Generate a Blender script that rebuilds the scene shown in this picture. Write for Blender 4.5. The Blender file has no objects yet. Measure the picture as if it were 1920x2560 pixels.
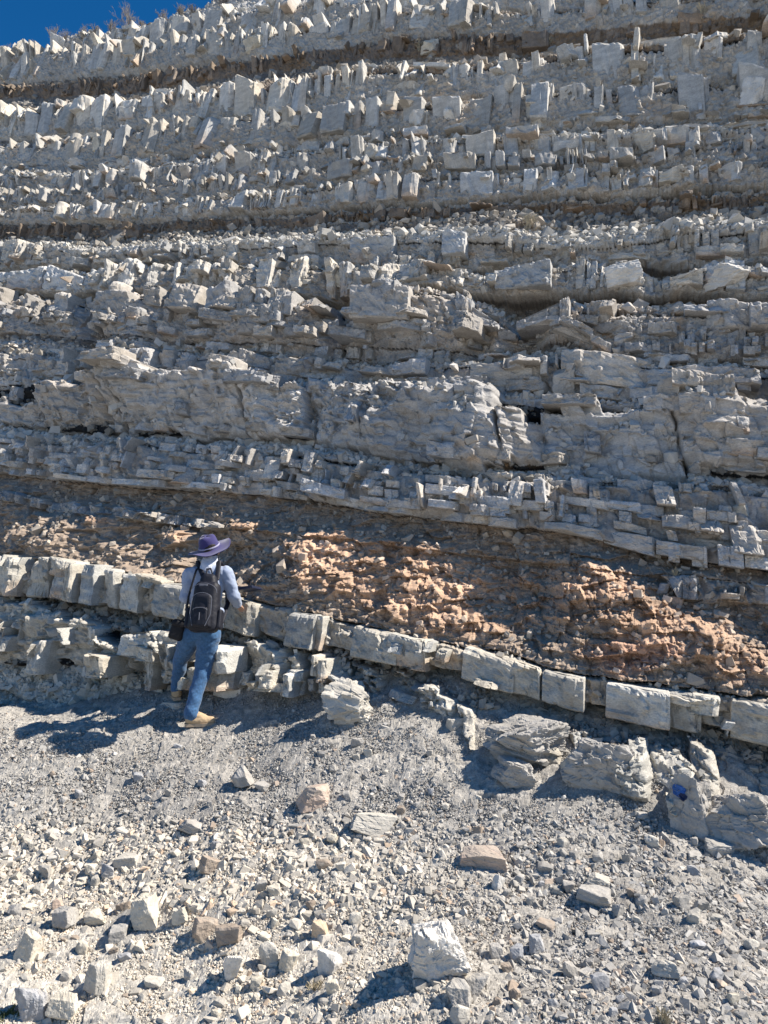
import bpy, bmesh, math, random
import numpy as np
from mathutils import Vector, Matrix, Euler
R = math.radians
sc = bpy.context.scene
C = sc.collection

# ------------------------------------------------------------------ camera, sky, sun, exposure
F = 1848.0                                   # focal length in photograph pixels (1920 x 2560)
EYE = np.array([0.0, 0.0, 1.6])
PITCH = math.atan((1500 - 1280) / F)
cam_d = bpy.data.cameras.new("camera"); cam = bpy.data.objects.new("camera", cam_d); C.objects.link(cam)
cam.location = EYE; cam.rotation_euler = (R(90) + PITCH, 0, 0)
cam_d.sensor_fit = 'VERTICAL'; cam_d.sensor_height = 36; cam_d.lens = 36 * F / 2560
cam_d.clip_start = 0.05; cam_d.clip_end = 3000
sc.camera = cam

SUN_EL, SUN_AZ = R(47), R(-1)                # azimuth measured from +X (picture right) towards +Y (away)
w = bpy.data.worlds.new("World"); sc.world = w; w.use_nodes = True
nt = w.node_tree; nt.nodes.clear()
wo = nt.nodes.new("ShaderNodeOutputWorld"); bg = nt.nodes.new("ShaderNodeBackground"); sky = nt.nodes.new("ShaderNodeTexSky")
sky.sky_type = 'NISHITA'; sky.sun_disc = False; sky.sun_elevation = SUN_EL; sky.sun_rotation = R(90) - SUN_AZ
sky.altitude = 1800; sky.air_density = 1.0; sky.dust_density = 0.0; sky.ozone_density = 4.0
bg.inputs[1].default_value = 0.057
hs = nt.nodes.new('ShaderNodeHueSaturation'); hs.inputs['Saturation'].default_value = 1.32; hs.inputs['Value'].default_value = 1.3
nt.links.new(sky.outputs[0], hs.inputs['Color']); nt.links.new(hs.outputs[0], bg.inputs[0]); nt.links.new(bg.outputs[0], wo.inputs[0])
sd = bpy.data.lights.new("sun", 'SUN'); sd.energy = 4.9; sd.angle = R(0.53); sd.color = (1.0, 0.93, 0.83)
sun = bpy.data.objects.new("sun", sd); C.objects.link(sun)
S = Vector((math.cos(SUN_EL) * math.cos(SUN_AZ), math.cos(SUN_EL) * math.sin(SUN_AZ), math.sin(SUN_EL)))
sun.rotation_euler = S.to_track_quat('Z', 'Y').to_euler(); sun.location = (8, -2, 12)
sc.view_settings.view_transform = 'Standard'; sc.view_settings.look = 'None'
sc.view_settings.exposure = 0.9; sc.view_settings.gamma = 1.0
sc.cycles.max_bounces = 6; sc.cycles.diffuse_bounces = 3

# ------------------------------------------------------------------ helpers
def ray(u, v):
    cx = (np.asarray(u, float) - 960) / F; cy = (1280 - np.asarray(v, float)) / F
    c, s = math.cos(PITCH), math.sin(PITCH)
    return cx, c - cy * s, s + cy * c
PN = (0.374, 1.0, -0.60); PC = 6.2
NH = np.array([-0.350, -0.937, 0.0])         # outward horizontal normal of the cut
def plane(u, v):
    dx, dy, dz = ray(u, v)
    t = (PC - PN[2] * EYE[2]) / (PN[0] * dx + PN[1] * dy + PN[2] * dz)
    return EYE[0] + t * dx, EYE[1] + t * dy, EYE[2] + t * dz

def hsh(ix, iy, s):
    h = (ix.astype(np.int64) * 374761393 + iy.astype(np.int64) * 668265263 + int(s) * 974634777) & 0xFFFFFFFF
    h = ((h ^ (h >> 13)) * 1274126177) & 0xFFFFFFFF
    h = h ^ (h >> 16)
    return (h & 0xFFFFFF) / float(0xFFFFFF)
def vnoise(x, y, s=0):
    ix = np.floor(x); iy = np.floor(y); fx = x - ix; fy = y - iy
    fx = fx * fx * (3 - 2 * fx); fy = fy * fy * (3 - 2 * fy)
    a = hsh(ix, iy, s); b = hsh(ix + 1, iy, s); c = hsh(ix, iy + 1, s); d = hsh(ix + 1, iy + 1, s)
    return (a + (b - a) * fx) * (1 - fy) + (c + (d - c) * fx) * fy - 0.5
def fbm(x, y, s=0, o=4, g=0.5):
    r = 0; amp = 1
    for k in range(o):
        r = r + amp * vnoise(x * 2 ** k, y * 2 ** k, s + 17 * k); amp *= g
    return r
def facet(x, y, s, amp=1.0, tilt=1.0):
    """fractured-rock relief: nearest-cell planes of random height and lean, with creases between"""
    ix = np.floor(x); iy = np.floor(y)
    best = np.full(x.shape, 1e9); sec = np.full(x.shape, 1e9); out = np.zeros(x.shape)
    for i in (-1, 0, 1):
        for j in (-1, 0, 1):
            cx = ix + i; cy = iy + j
            px = cx + 0.15 + 0.7 * hsh(cx, cy, s); py = cy + 0.15 + 0.7 * hsh(cx, cy, s + 1)
            dx = x - px; dy = y - py; d = dx * dx + dy * dy
            val = amp * (hsh(cx, cy, s + 2) - 0.5) + tilt * ((hsh(cx, cy, s + 3) - 0.5) * 2 * dx + (hsh(cx, cy, s + 4) - 0.5) * 2 * dy)
            m = d < best
            sec = np.where(m, best, np.minimum(sec, d)); out = np.where(m, val, out); best = np.where(m, d, best)
    return out, np.sqrt(sec) - np.sqrt(best)
def sstep(x, a, b):
    t = np.clip((x - a) / (b - a), 0, 1); return t * t * (3 - 2 * t)

def raw_mesh(name, co, faces, mat=None, col=None, nv=4, smooth=False):
    """co (N,3), faces (M,nv) -> linked object"""
    me = bpy.data.meshes.new(name)
    co = np.ascontiguousarray(co, np.float32); faces = np.ascontiguousarray(faces, np.int32)
    me.vertices.add(len(co)); me.vertices.foreach_set("co", co.ravel())
    me.loops.add(faces.size); me.loops.foreach_set("vertex_index", faces.ravel())
    me.polygons.add(len(faces))
    me.polygons.foreach_set("loop_start", np.arange(0, faces.size, faces.shape[1], dtype=np.int32))
    me.polygons.foreach_set("loop_total", np.full(len(faces), faces.shape[1], np.int32))
    me.polygons.foreach_set("use_smooth", np.full(len(faces), smooth, bool))
    me.update(calc_edges=True)
    if col is not None:
        at = me.color_attributes.new("Col", 'FLOAT_COLOR', 'POINT')
        at.data.foreach_set("color", np.concatenate([col, np.ones((len(col), 1))], 1).astype(np.float32).ravel())
    if mat: me.materials.append(mat)
    o = bpy.data.objects.new(name, me); C.objects.link(o)
    return o
def tag(o, label=None, cat=None, group=None, kind=None):
    if label: o['label'] = label
    if cat: o['category'] = cat
    if group: o['group'] = group
    if kind: o['kind'] = kind
    return o
def empty(name, loc, rz=0.0):
    o = bpy.data.objects.new(name, None); C.objects.link(o); o.location = loc; o.rotation_euler = (0, 0, rz)
    o.empty_display_size = 0.1
    return o

# ------------------------------------------------------------------ materials
def rock_mat(name, use_attr=True, base=(0.4, 0.39, 0.36), rough=0.9, fine=60.0, bump=0.35, lam=0.0, var=0.28):
    m = bpy.data.materials.new(name); m.use_nodes = True; n = m.node_tree; n.nodes.clear(); N = n.nodes.new; L = n.links.new
    out = N("ShaderNodeOutputMaterial"); b = N("ShaderNodeBsdfPrincipled"); L(b.outputs[0], out.inputs[0])
    b.inputs['Roughness'].default_value = rough; b.inputs['Specular IOR Level'].default_value = 0.25
    geo = N("ShaderNodeNewGeometry")
    mp = N("ShaderNodeMapping"); mp.inputs['Scale'].default_value = (1, 1, 1.0 + lam); L(geo.outputs['Position'], mp.inputs[0])
    n1 = N("ShaderNodeTexNoise"); n1.inputs['Scale'].default_value = fine; n1.inputs['Detail'].default_value = 6; n1.inputs['Roughness'].default_value = 0.65
    n2 = N("ShaderNodeTexNoise"); n2.inputs['Scale'].default_value = fine * 0.12; n2.inputs['Detail'].default_value = 4
    L(mp.outputs[0], n1.inputs[0]); L(mp.outputs[0], n2.inputs[0])
    r1 = N("ShaderNodeMapRange"); r1.inputs[1].default_value = 0.3; r1.inputs[2].default_value = 0.7; r1.inputs[3].default_value = 1 - var; r1.inputs[4].default_value = 1 + var
    r2 = N("ShaderNodeMapRange"); r2.inputs[1].default_value = 0.3; r2.inputs[2].default_value = 0.7; r2.inputs[3].default_value = 1 - var * 0.7; r2.inputs[4].default_value = 1 + var * 0.7
    L(n1.outputs[0], r1.inputs[0]); L(n2.outputs[0], r2.inputs[0])
    mu = N("ShaderNodeMath"); mu.operation = 'MULTIPLY'; L(r1.outputs[0], mu.inputs[0]); L(r2.outputs[0], mu.inputs[1])
    vm = N("ShaderNodeVectorMath"); vm.operation = 'SCALE'
    if use_attr:
        at = N("ShaderNodeVertexColor"); at.layer_name = "Col"; L(at.outputs[0], vm.inputs[0])
    else:
        oi = N("ShaderNodeObjectInfo")
        rr = N("ShaderNodeMapRange"); rr.inputs[3].default_value = 0.8; rr.inputs[4].default_value = 1.15; L(oi.outputs['Random'], rr.inputs[0])
        v2 = N("ShaderNodeVectorMath"); v2.operation = 'SCALE'; v2.inputs[0].default_value = base; L(rr.outputs[0], v2.inputs['Scale'])
        L(v2.outputs[0], vm.inputs[0])
    L(mu.outputs[0], vm.inputs['Scale']); L(vm.outputs[0], b.inputs['Base Color'])
    bp = N("ShaderNodeBump"); bp.inputs['Strength'].default_value = bump; bp.inputs['Distance'].default_value = 0.02
    L(n1.outputs[0], bp.inputs['Height']); L(bp.outputs[0], b.inputs['Normal'])
    return m
M_CLIFF = rock_mat("cliff_rock", fine=45, bump=0.5, lam=1.5)
M_SCREE = rock_mat("scree_rock", fine=90, bump=0.4)
M_STONE = rock_mat("stone_rock", use_attr=True, fine=70, bump=0.25, var=0.12)

# ------------------------------------------------------------------ the beds, traced: (u, v top edge, v bottom edge)
BEDS = [ 
 dict(pts=[(-900,150,190),(0,110,128),(230,88,112),(400,72,108),(580,35,87),(750,8,62),(960,-15,26),(1250,-32,8),(1480,-45,0),(1920,-80,-30),(2900,-170,-110)], p=.22, w=.35, rh=.5, lam=.02, c=0, n='pale bed of leaning blocks just under the skyline'),
 dict(pts=[(-900,205,250),(0,138,195),(175,122,178),(350,122,166),(520,98,140),(690,82,124),(860,62,110),(960,30,88),(1100,25,75),(1250,25,72),(1480,8,50),(1920,-20,18),(2900,-90,-40)], p=.26, w=.3, rh=.55, lam=.02, c=0, n='pale bed meeting the sky at the far left'),
 dict(pts=[(-900,265,285),(0,215,235),(115,205,228),(300,198,224),(480,170,195),(690,140,165),(960,105,136),(1130,95,128),(1310,78,110),(1500,62,86),(1650,50,72),(1920,28,58),(2900,-30,10)], p=.06, w=.18, rh=.5, lam=.03, c=1, n='thin broken bed in a brown recess below the top beds'),
 dict(pts=[(-900,330,370),(0,284,336),(230,260,318),(460,243,295),(580,226,290),(750,214,278),(960,180,255),(1130,172,232),(1310,155,226),(1420,130,215),(1540,124,208),(1710,110,191),(1920,76,174),(2900,-40,80)], p=.22, w=.22, rh=.6, lam=.03, c=0, n='thick pale bed split into upright slivers'),
 dict(pts=[(-900,395,430),(0,359,400),(175,355,400),(230,341,395),(400,320,378),(460,301,370),(640,295,362),(750,290,350),(960,276,328),(1130,262,325),(1310,226,308),(1480,230,295),(1650,214,284),(1830,196,275),(1920,200,270),(2900,120,210)], p=.26, w=.42, rh=.45, lam=.01, c=0, n='bed of large square blocks below the bed of slivers'),
 dict(pts=[(-900,440,450),(0,412,425),(400,390,405),(960,345,362),(1370,302,318),(1600,290,300),(1920,278,290),(2900,225,250)], p=.10, w=.2, rh=.4, lam=.03, c=2, n='thin ledge under the bed of square blocks'),
 dict(pts=[(-900,462,490),(0,440,475),(230,434,468),(400,422,455),(580,393,440),(750,382,428),(960,368,405),(1190,347,393),(1420,341,382),(1650,338,368),(1920,315,358),(2900,260,310)], p=.18, w=.26, rh=.55, lam=.02, c=2, n='narrow pale bed of small jointed blocks'),
 dict(pts=[(-900,500,530),(0,480,510),(290,468,498),(520,451,485),(750,434,463),(960,408,440),(1190,399,428),(1420,393,422),(1600,393,417),(1710,364,405),(1920,353,399),(2900,320,360)], p=.2, w=.16, rh=.6, lam=.02, c=2, n='narrow bed of thin upright slivers'),
 dict(pts=[(-900,545,570),(0,527,550),(230,515,546),(460,503,538),(690,486,520),(960,458,505),(1130,440,498),(1310,434,480),(1540,428,474),(1710,422,457),(1920,405,446),(2900,370,415)], p=.2, w=.24, rh=.55, lam=.02, c=2, n='pale bed above the brown recess'),
 dict(pts=[(-900,575,600),(0,560,590),(230,556,588),(460,548,576),(750,540,560),(960,525,546),(1310,510,528),(1650,490,513),(1920,480,503),(2900,440,470)], p=.04, w=.12, rh=.5, lam=.03, c=1, n='thin rubbly bed inside the brown recess'),
 dict(pts=[(-900,625,660),(0,618,664),(290,632,660),(580,620,664),(870,608,664),(960,602,668),(1250,602,664),(1420,615,650),(1600,600,645),(1710,580,650),(1920,578,645),(2900,560,630)], p=.18, w=.34, rh=.45, lam=.02, c=2, n='bed of grey blocks below the broad pale debris band'),
 dict(pts=[(-900,690,725),(0,687,728),(290,676,728),(520,668,725),(700,668,728),(810,662,740),(960,675,735),(1080,670,722),(1200,695,725),(1290,680,728),(1365,664,722),(1560,660,722),(1630,690,722),(1690,712,722),(1770,660,722),(1890,675,735),(2900,690,750)], p=.26, w=.42, rh=.5, lam=.01, c=2, n='bed of big rounded-off blocks with a dark recess below'),
 dict(pts=[(-900,760,830),(0,756,830),(170,750,832),(400,745,845),(640,750,855),(870,768,855),(960,760,860),(1130,735,865),(1230,775,860),(1290,815,850),(1360,800,840),(1420,775,838),(1520,765,880),(1750,775,890),(1920,775,895),(2900,790,930)], p=.26, w=.55, rh=.4, lam=.07, c=3, n='thick bed of rounded blocks over thin layers'),
 dict(pts=[(-900,880,895),(0,872,884),(580,862,878),(960,872,900),(1130,875,898),(1450,885,902),(1920,900,918),(2900,930,955)], p=.08, w=.2, rh=.4, lam=.04, c=3, n='thin ledge above the massive grey wall'),
 dict(pts=[(-900,900,945),(0,900,945),(290,892,945),(580,892,948),(820,905,955),(960,915,968),(1130,908,975),(1360,905,985),(1600,915,1000),(1920,930,1015),(2900,980,1080)], p=.16, w=.5, rh=.35, lam=.03, c=3, n='grey bed topping the massive wall'),
 dict(pts=[(-900,955,1050),(0,955,1055),(290,948,1078),(580,960,1082),(760,965,1090),(960,975,1120),(1130,985,1150),(1310,1000,1165),(1480,1005,1150),(1650,1012,1170),(1920,1025,1190),(2900,1090,1270)], p=.26, w=.9, rh=.22, lam=.035, c=3, n='massive grey wall at mid height'),
 dict(pts=[(-900,1085,1160),(0,1098,1180),(290,1100,1213),(520,1120,1225),(750,1132,1245),(960,1165,1285),(1250,1190,1315),(1420,1195,1330),(1650,1205,1390),(1885,1220,1425),(2900,1290,1560)], p=.2, w=.35, rh=.3, lam=.10, c=3, n='thinly layered grey bed overhanging the orange clay'),
 dict(pts=[(-900,1190,1215),(0,1222,1247),(115,1248,1275),(350,1275,1300),(520,1300,1322),(580,1318,1320),(1660,1440,1442),(1700,1437,1496),(1920,1460,1510),(2900,1590,1660)], p=.14, w=.16, rh=.5, lam=.03, c=3, n='small broken ledge within the soft clay layer'),
 dict(pts=[(-900,1290,1370),(0,1391,1489),(175,1397,1495),(290,1414,1518),(430,1448,1540),(600,1483,1570),(750,1518,1610),(960,1566,1645),(1130,1605,1680),(1250,1628,1710),(1420,1675,1755),(1540,1698,1785),(1710,1720,1815),(1920,1745,1850),(2900,1990,2130)], p=.34, w=.38, rh=.42, lam=.012, c=4, n='pale squared ledge dipping right behind the person'),
 dict(pts=[(-900,1390,1560),(0,1510,1670),(175,1535,1675),(350,1593,1690),(520,1605,1720),(750,1628,1725),(870,1640,1740),(960,1700,1790),(1100,1740,1830),(1250,1790,1880),(1400,1830,1950),(1520,1850,1980),(1700,1880,2040),(1800,1950,2110),(1920,1990,2150),(2900,2300,2500)], p=.3, w=.34, rh=.5, lam=.03, c=4, n='rough lowest bed standing out of the scree'),
]
# what lies between bed i and the bed above it (debris slope share, recess depth, colour class)
GAPS = {0:(.7,-.02,2),1:(.8,-.12,1),2:(.5,-.15,1),3:(.85,-.11,1),4:(.7,-.12,5),5:(.5,-.15,5),6:(1.0,-.04,2),7:(.85,-.11,5),8:(.85,-.10,5),9:(.5,-.18,1),
        10:(1.1,-.05,2),11:(.7,-.12,2),12:(.8,-.16,6),13:(1.0,-.02,3),14:(.8,.02,3),15:(.4,.06,3),16:(.6,-.12,3),17:(.5,-.08,7),18:(.8,-.02,7),19:(.5,-.12,5),20:(.5,-.1,4)}
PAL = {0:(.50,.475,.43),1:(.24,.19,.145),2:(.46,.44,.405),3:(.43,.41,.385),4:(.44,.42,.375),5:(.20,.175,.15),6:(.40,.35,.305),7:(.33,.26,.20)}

def grid_u(step, lo, hi):
    a = list(np.arange(-60, 1980, step)); s = step; x = a[-1]
    while x < hi: s *= 1.12; x += s; a.append(x)
    s = step; x = -60
    while x > lo: s *= 1.12; x -= s; a.insert(0, x)
    return np.array(a)
US = grid_u(2.3, -620, 2750)
VB = np.interp(US, [-900,0,560,900,1250,1640,1920,2750], [1700,1830,1800,1830,1980,2160,2280,2500])
SKY = np.interp(US, [-900,-300,0,110,230,350,460,520,600,960,1920,2750], [200,165,138,118,88,76,50,22,-8,-100,-330,-520])
NR = 960
rr = np.linspace(0, 1, NR)
TOPV = np.full(US.shape, -70.0)
Vg = VB[None, :] + (TOPV - VB)[None, :] * rr[:, None]
extra = -70 - np.cumsum(2.3 * 1.09 ** np.arange(1, 46))
Vg = np.concatenate([Vg, np.repeat(extra[:, None], len(US), 1)], 0)
Ug = np.repeat(US[None, :], Vg.shape[0], 0)
skyj = SKY[None, :] + 9 * vnoise(Ug / 23., 0 * Ug, 5) + 16 * vnoise(Ug / 70., 0 * Ug, 6)
over = np.maximum(0, skyj - Vg)
Vc = np.maximum(Vg, skyj)
X, Y, Z = plane(Ug, Vc)
A = X * 1.068
T = (PC - PN[2] * EYE[2]) / 1.0
rng = np.random.default_rng(7)
D = np.zeros(X.shape); ID = np.full(X.shape, 200, np.int32); COL = np.zeros(X.shape + (3,))
for _i, _b in enumerate(BEDS):
    if _i < 12: _b['p'] *= .8
curves = []
for b in BEDS:
    P = np.array(b['pts'], float)
    for c_ in (1, 2):                       # a bed standing out of the mean face is traced a little off its place on it: set it back
        P[:, c_] += F * b['p'] * .8 * (1500 - P[:, c_]) / F / plane(P[:, 0], P[:, c_])[1]
    wob = 5 * fbm(A / .5, 0 * A + 3.1, 31, 2)
    vt = np.interp(Ug, P[:, 0], P[:, 1]); vb = np.interp(Ug, P[:, 0], P[:, 2])
    curves.append((vt, vb))
nb = len(BEDS)
# soft ground between beds first
for i in range(nb + 1):
    lo_v = curves[i][0] if i < nb else np.full(X.shape, 4000.)
    up_v = curves[i - 1][1] if i > 0 else np.full(X.shape, -4000.)
    m = (Vc <= lo_v + 2) & (Vc >= up_v - 2)
    if i == nb: lo_v = up_v + 400
    if i == 0: up_v = lo_v - 250
    tt = np.clip((lo_v - Vc) / np.maximum(lo_v - up_v, 1), 0, 1)      # 0 at the lower bed, 1 at the upper
    tal, rec, cc = GAPS[i]
    _, _, zl = plane(Ug, lo_v); _, _, zu = plane(Ug, up_v)
    lowD = (BEDS[i]['p'] + (.03 if i < 12 else -.04)) if i < nb else .3
    dd = (tal * lowD) * (1 - tt) ** 1.3 + (rec * 1.7 if i < 14 else rec) * sstep(tt, .1, .75) - .02
    D = np.where(m, dd, D); ID = np.where(m, 100 + i, ID)
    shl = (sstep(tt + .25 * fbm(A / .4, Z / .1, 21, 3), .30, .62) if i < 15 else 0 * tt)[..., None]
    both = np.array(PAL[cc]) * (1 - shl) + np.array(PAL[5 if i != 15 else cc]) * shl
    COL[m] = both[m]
    if i == 17 or i == 18: pass
DS = D.copy()
soft = ID >= 100
# roughness of the soft layers: broken thin layers + facets
f1, e1 = facet(A / .16, Z / .07, 41); f2, e2 = facet(A / .07, Z / .035, 45); f3, e3 = facet(A / .45, Z / .22, 48)
D = D + np.where(soft, .05 * f1 + .028 * f2 + .07 * f3 + .06 * fbm(A / .6, Z / .2, 52, 3), 0)
# the beds
for i, b in enumerate(BEDS):
    vt, vb = curves[i]
    th = np.maximum(vb - vt, 1.0)
    amin, amax = A.min() - 2, A.max() + 2
    wid = b['w'] * np.exp(rng.normal(0, .75, int((amax - amin) / b['w'] * 2.2) + 20))
    J = amin + np.cumsum(wid); K = len(J)
    J = J - 0.0
    m0 = (Vc > vt - .35 * th - 3) & (Vc < vb + .3 * th + 3) & (th > 4)
    a, z, u, v = A[m0], Z[m0], Ug[m0], Vc[m0]
    vtm, vbm, thm = vt[m0], vb[m0], th[m0]
    _, _, zc = plane(u, .5 * (vtm + vbm)); _, _, zt = plane(u, vtm); _, _, zb_ = plane(u, vbm)
    H = zt - zb_
    slant = .30 * vnoise(a / (b['w'] * 3), 0 * a, 60 + i) - (.06 if b['c'] in (0, 2) else 0)
    aw = a + slant * (z - zc) + .10 * b['w'] * fbm(a / (b['w'] * .5), z / (b['w'] * .5), 70 + i, 3)
    k = np.clip(np.searchsorted(J, aw) - 1, 0, K - 2)
    W = J[k + 1] - J[k]; q = np.clip((aw - J[k]) / W, 0, 1)
    Rn = rng.random((12, K))
    pk = .25 + .7 * Rn[0][k]; ridge = b['rh'] * (.25 + 1.0 * Rn[1][k])
    Wc = np.minimum(W, .5)
    tri = np.where(q < pk, q / pk, (1 - q) / (1 - pk + 1e-3))
    cw = b['w'] * .45
    cj = hsh(np.floor(aw / cw), 0 * aw, 800 + i)
    topj = (Rn[2][k] - .45) * .5 - .25 * (Rn[7][k] > .8) + .22 * (cj - .5); botj = (Rn[3][k] - .5) * .3 + .15 * (hsh(np.floor(aw / cw), 0 * aw, 830 + i) - .5)
    t = (vbm - v) / thm
    t2 = (t - botj) / (1 + topj - botj) + .05 * fbm(a / .12, z / .12, 300 + i, 3)
    ins = (t2 > 0) & (t2 < 1)
    off = (Rn[4][k] - .5) * .16 * (1 + .8 * (Wc > .25))
    off = off - .18 * (Rn[5][k] > .88)                                    # fallen blocks leave a notch
    d = b['p'] + (.30 if i < 12 else .5) * (.7 + .6 * Rn[6][k]) * (z - zc) + Wc * ridge * (tri - .5) + Wc * (Rn[8][k] - .5) * .55 * (q - .5) + off
    # sub-joints
    W2 = b['w'] * .33
    g1, ge = facet((aw) / W2, (z - zc) / (W2 * (1.6 if b['c'] in (0, 2) else .8)), 400 + i, .8, 1.5)
    g0, ge0 = facet(aw / (b['w'] * .8), (z - zc) / (b['w'] * .6), 450 + i, .7, 1.5)
    g2, ge2 = facet(aw / (W2 * .4), (z - zc) / (W2 * .4), 500 + i)
    sc_ = .16 if b['w'] < .6 else .10
    d = d + W2 * sc_ * 2.6 * g1 * (.4 + .9 * Rn[9][k]) + W2 * .2 * g2 + min(b['w'], .5) * (.05 if i == 18 else .16) * g0
    # thin layers inside the bed
    lz = (z - zc) + .01 * vnoise(a / .5, 0 * a, 600 + i)
    d = d + b['lam'] * (1.5 * vnoise(lz / .07 + 2.5 * vnoise(a / 1.8, 0 * a, 8), np.floor(a / .33 + .5 * vnoise(a / .1, z / .1, 3)) * 1.0, 610 + i) + .8 * vnoise(lz / .028, a / .4, 620 + i))
    # joints and worn edges
    gap = .5 * W * np.minimum(q, 1 - q)
    d = d - .22 * Rn[10][k] ** 2 * np.exp(-(gap / .010) ** 2)
    bev = .02 + .2 * Rn[11][k] ** 2
    d = d - np.where(t2 > 1 - bev, (t2 - 1 + bev) * H * (.5 + .9 * Rn[5][k]), 0) - np.where(t2 < .12, (.12 - t2) * H * .8, 0)
    d = d + .010 * fbm(a / .05, z / .05, 700 + i, 3) - .16 * {18: 0, 4: .4, 11: .5, 15: .5}.get(i, 1) * sstep(fbm(a / 1.1, z / .8, 720 + i, 3), .22, .42) * (1 + .8 * facet(a / .07, z / .05, 730 + i)[0])
    c = np.array(PAL[b['c']])[None, :] * (1 + .22 * (Rn[8][k][:, None] - .5)) + np.array([.03, .0, -.03])[None, :] * (Rn[3][k][:, None] - .3)
    if i in (15, 19): d = d - .04 - (W2 * sc_ * 1.5 * g1 * (.4 + .9 * Rn[9][k]) + .06 * g0 if i == 15 else 0)
    else:                           # the bed's own face is cut into blocks below; here only the broken rock behind their joints
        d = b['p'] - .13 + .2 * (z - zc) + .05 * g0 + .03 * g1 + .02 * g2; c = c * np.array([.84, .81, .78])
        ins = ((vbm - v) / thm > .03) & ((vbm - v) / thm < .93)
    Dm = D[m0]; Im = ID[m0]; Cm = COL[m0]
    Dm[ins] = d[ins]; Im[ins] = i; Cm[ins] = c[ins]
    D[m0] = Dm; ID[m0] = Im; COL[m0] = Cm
# buttresses, gullies, hollows that the photograph shows: (u, v, half width, half height, metres out)
FEAT = [(330,850,75,170,.30),(235,860,28,150,-.28),(60,880,60,120,.15),(690,800,120,70,.18),(850,790,36,90,-.32),(1010,790,120,70,.24),(1310,820,55,60,-.38),
        (1200,860,30,40,-.2),(1420,820,60,50,.1),(560,1030,14,80,-.12),(640,1010,60,90,.12),(785,1060,10,90,-.15),(890,1050,75,90,.22),(1060,1100,50,60,-.22),(1210,1100,110,70,.22),
        (1430,1080,120,90,-.28),(1620,960,70,40,.14),(1770,1120,60,120,.25),(1900,1000,40,60,-.3),(720,1180,60,60,-.18),(330,1170,150,50,.10),(1040,1250,200,50,.14),
        (1740,1330,150,60,.05),(930,1400,230,100,.12),(620,1325,70,30,.14),(280,1305,80,26,.12),(450,1345,50,26,.12),(1560,1540,190,110,.05),(1300,1850,200,50,.2),(1520,1910,110,70,.28),(1720,1960,110,90,.3),(1890,2060,90,60,.28),(540,1400,70,80,-.15),(820,1430,150,110,.18),(1060,1420,60,90,.10),(1300,1480,120,110,-.2),(1520,1500,110,90,.22),(1720,1600,110,70,.16),
        (150,1330,110,50,.22),(400,1350,60,40,-.05),(30,380,60,80,.0),(1640,700,40,40,-.22),(1420,480,70,40,.1),(1220,560,120,40,.14),(1050,740,100,40,.12),(300,1660,200,50,-.15)]
for (u0, v0, su, sv, am) in FEAT:
    if 900 < v0 < 1200: am *= .6
    D = D + am * np.exp(-np.abs((Ug - u0 - 6 * vnoise(Vc / 14., 0 * Vc, 3)) / su) ** 3 - np.abs((Vc - v0) / sv) ** 3)
D = D + .13 * fbm(A / 2.6, Z / 3.2, 80, 2) + .08 * fbm(A / .8, Z / 1.1, 84, 2)
DSM = D.copy()
# orange iron-stained clay: rilled relief and its own colour
def blob(u0, v0, su, sv): return np.exp(-((Ug - u0) / su) ** 2 - ((Vc - v0) / sv) ** 2)
org = 1.3 * blob(840, 1380, 110, 70) + 1.2 * blob(1000, 1420, 150, 70) + blob(1120, 1470, 90, 60) + .9 * blob(620, 1318, 55, 26) + .8 * blob(280, 1302, 60, 18) + .75 * blob(450, 1345, 40, 24) \
    + 1.2 * blob(1510, 1480, 90, 60) + 1.2 * blob(1680, 1580, 150, 60) + 1.0 * blob(1570, 1640, 110, 50) + .9 * blob(1850, 1660, 90, 50) + .5 * blob(1230, 1520, 110, 60)
org = sstep(org + .75 * blob(1250, 1500, 430, 130) + .5 * fbm(A / .22, Z / .15, 91, 4), .40, 1.0)
inclay = ((ID == 117) | (ID == 118)) & (Vc > 1240)
orgm = org * inclay
rill = facet(A / .11, Z / .13, 93, .8, .8)[0] * .9 + facet(A / .05, Z / .06, 97, .8, .8)[0] * .7 + facet(A / .3, Z / .2, 98)[0]
D = D + orgm * (.05 + .036 * rill + .05 * vnoise(Z / .06 + 2 * vnoise(A / .6, 0 * A, 4), A / .5, 333)) + inclay * .03 * rill
oc = np.array([.47, .32, .22])[None, None, :] * (1 + .35 * fbm(A / .3, Z / .3, 99, 3))[..., None]
oc2 = np.array([.40, .24, .17])
mixr = sstep(blob(1600, 1640, 200, 60) + .4 * fbm(A / .2, Z / .2, 101, 3), .35, .8)[..., None] * .7
oc = oc * (1 - mixr) + oc2 * mixr
COL = COL * (1 - orgm[..., None]) + oc * orgm[..., None]
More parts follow.
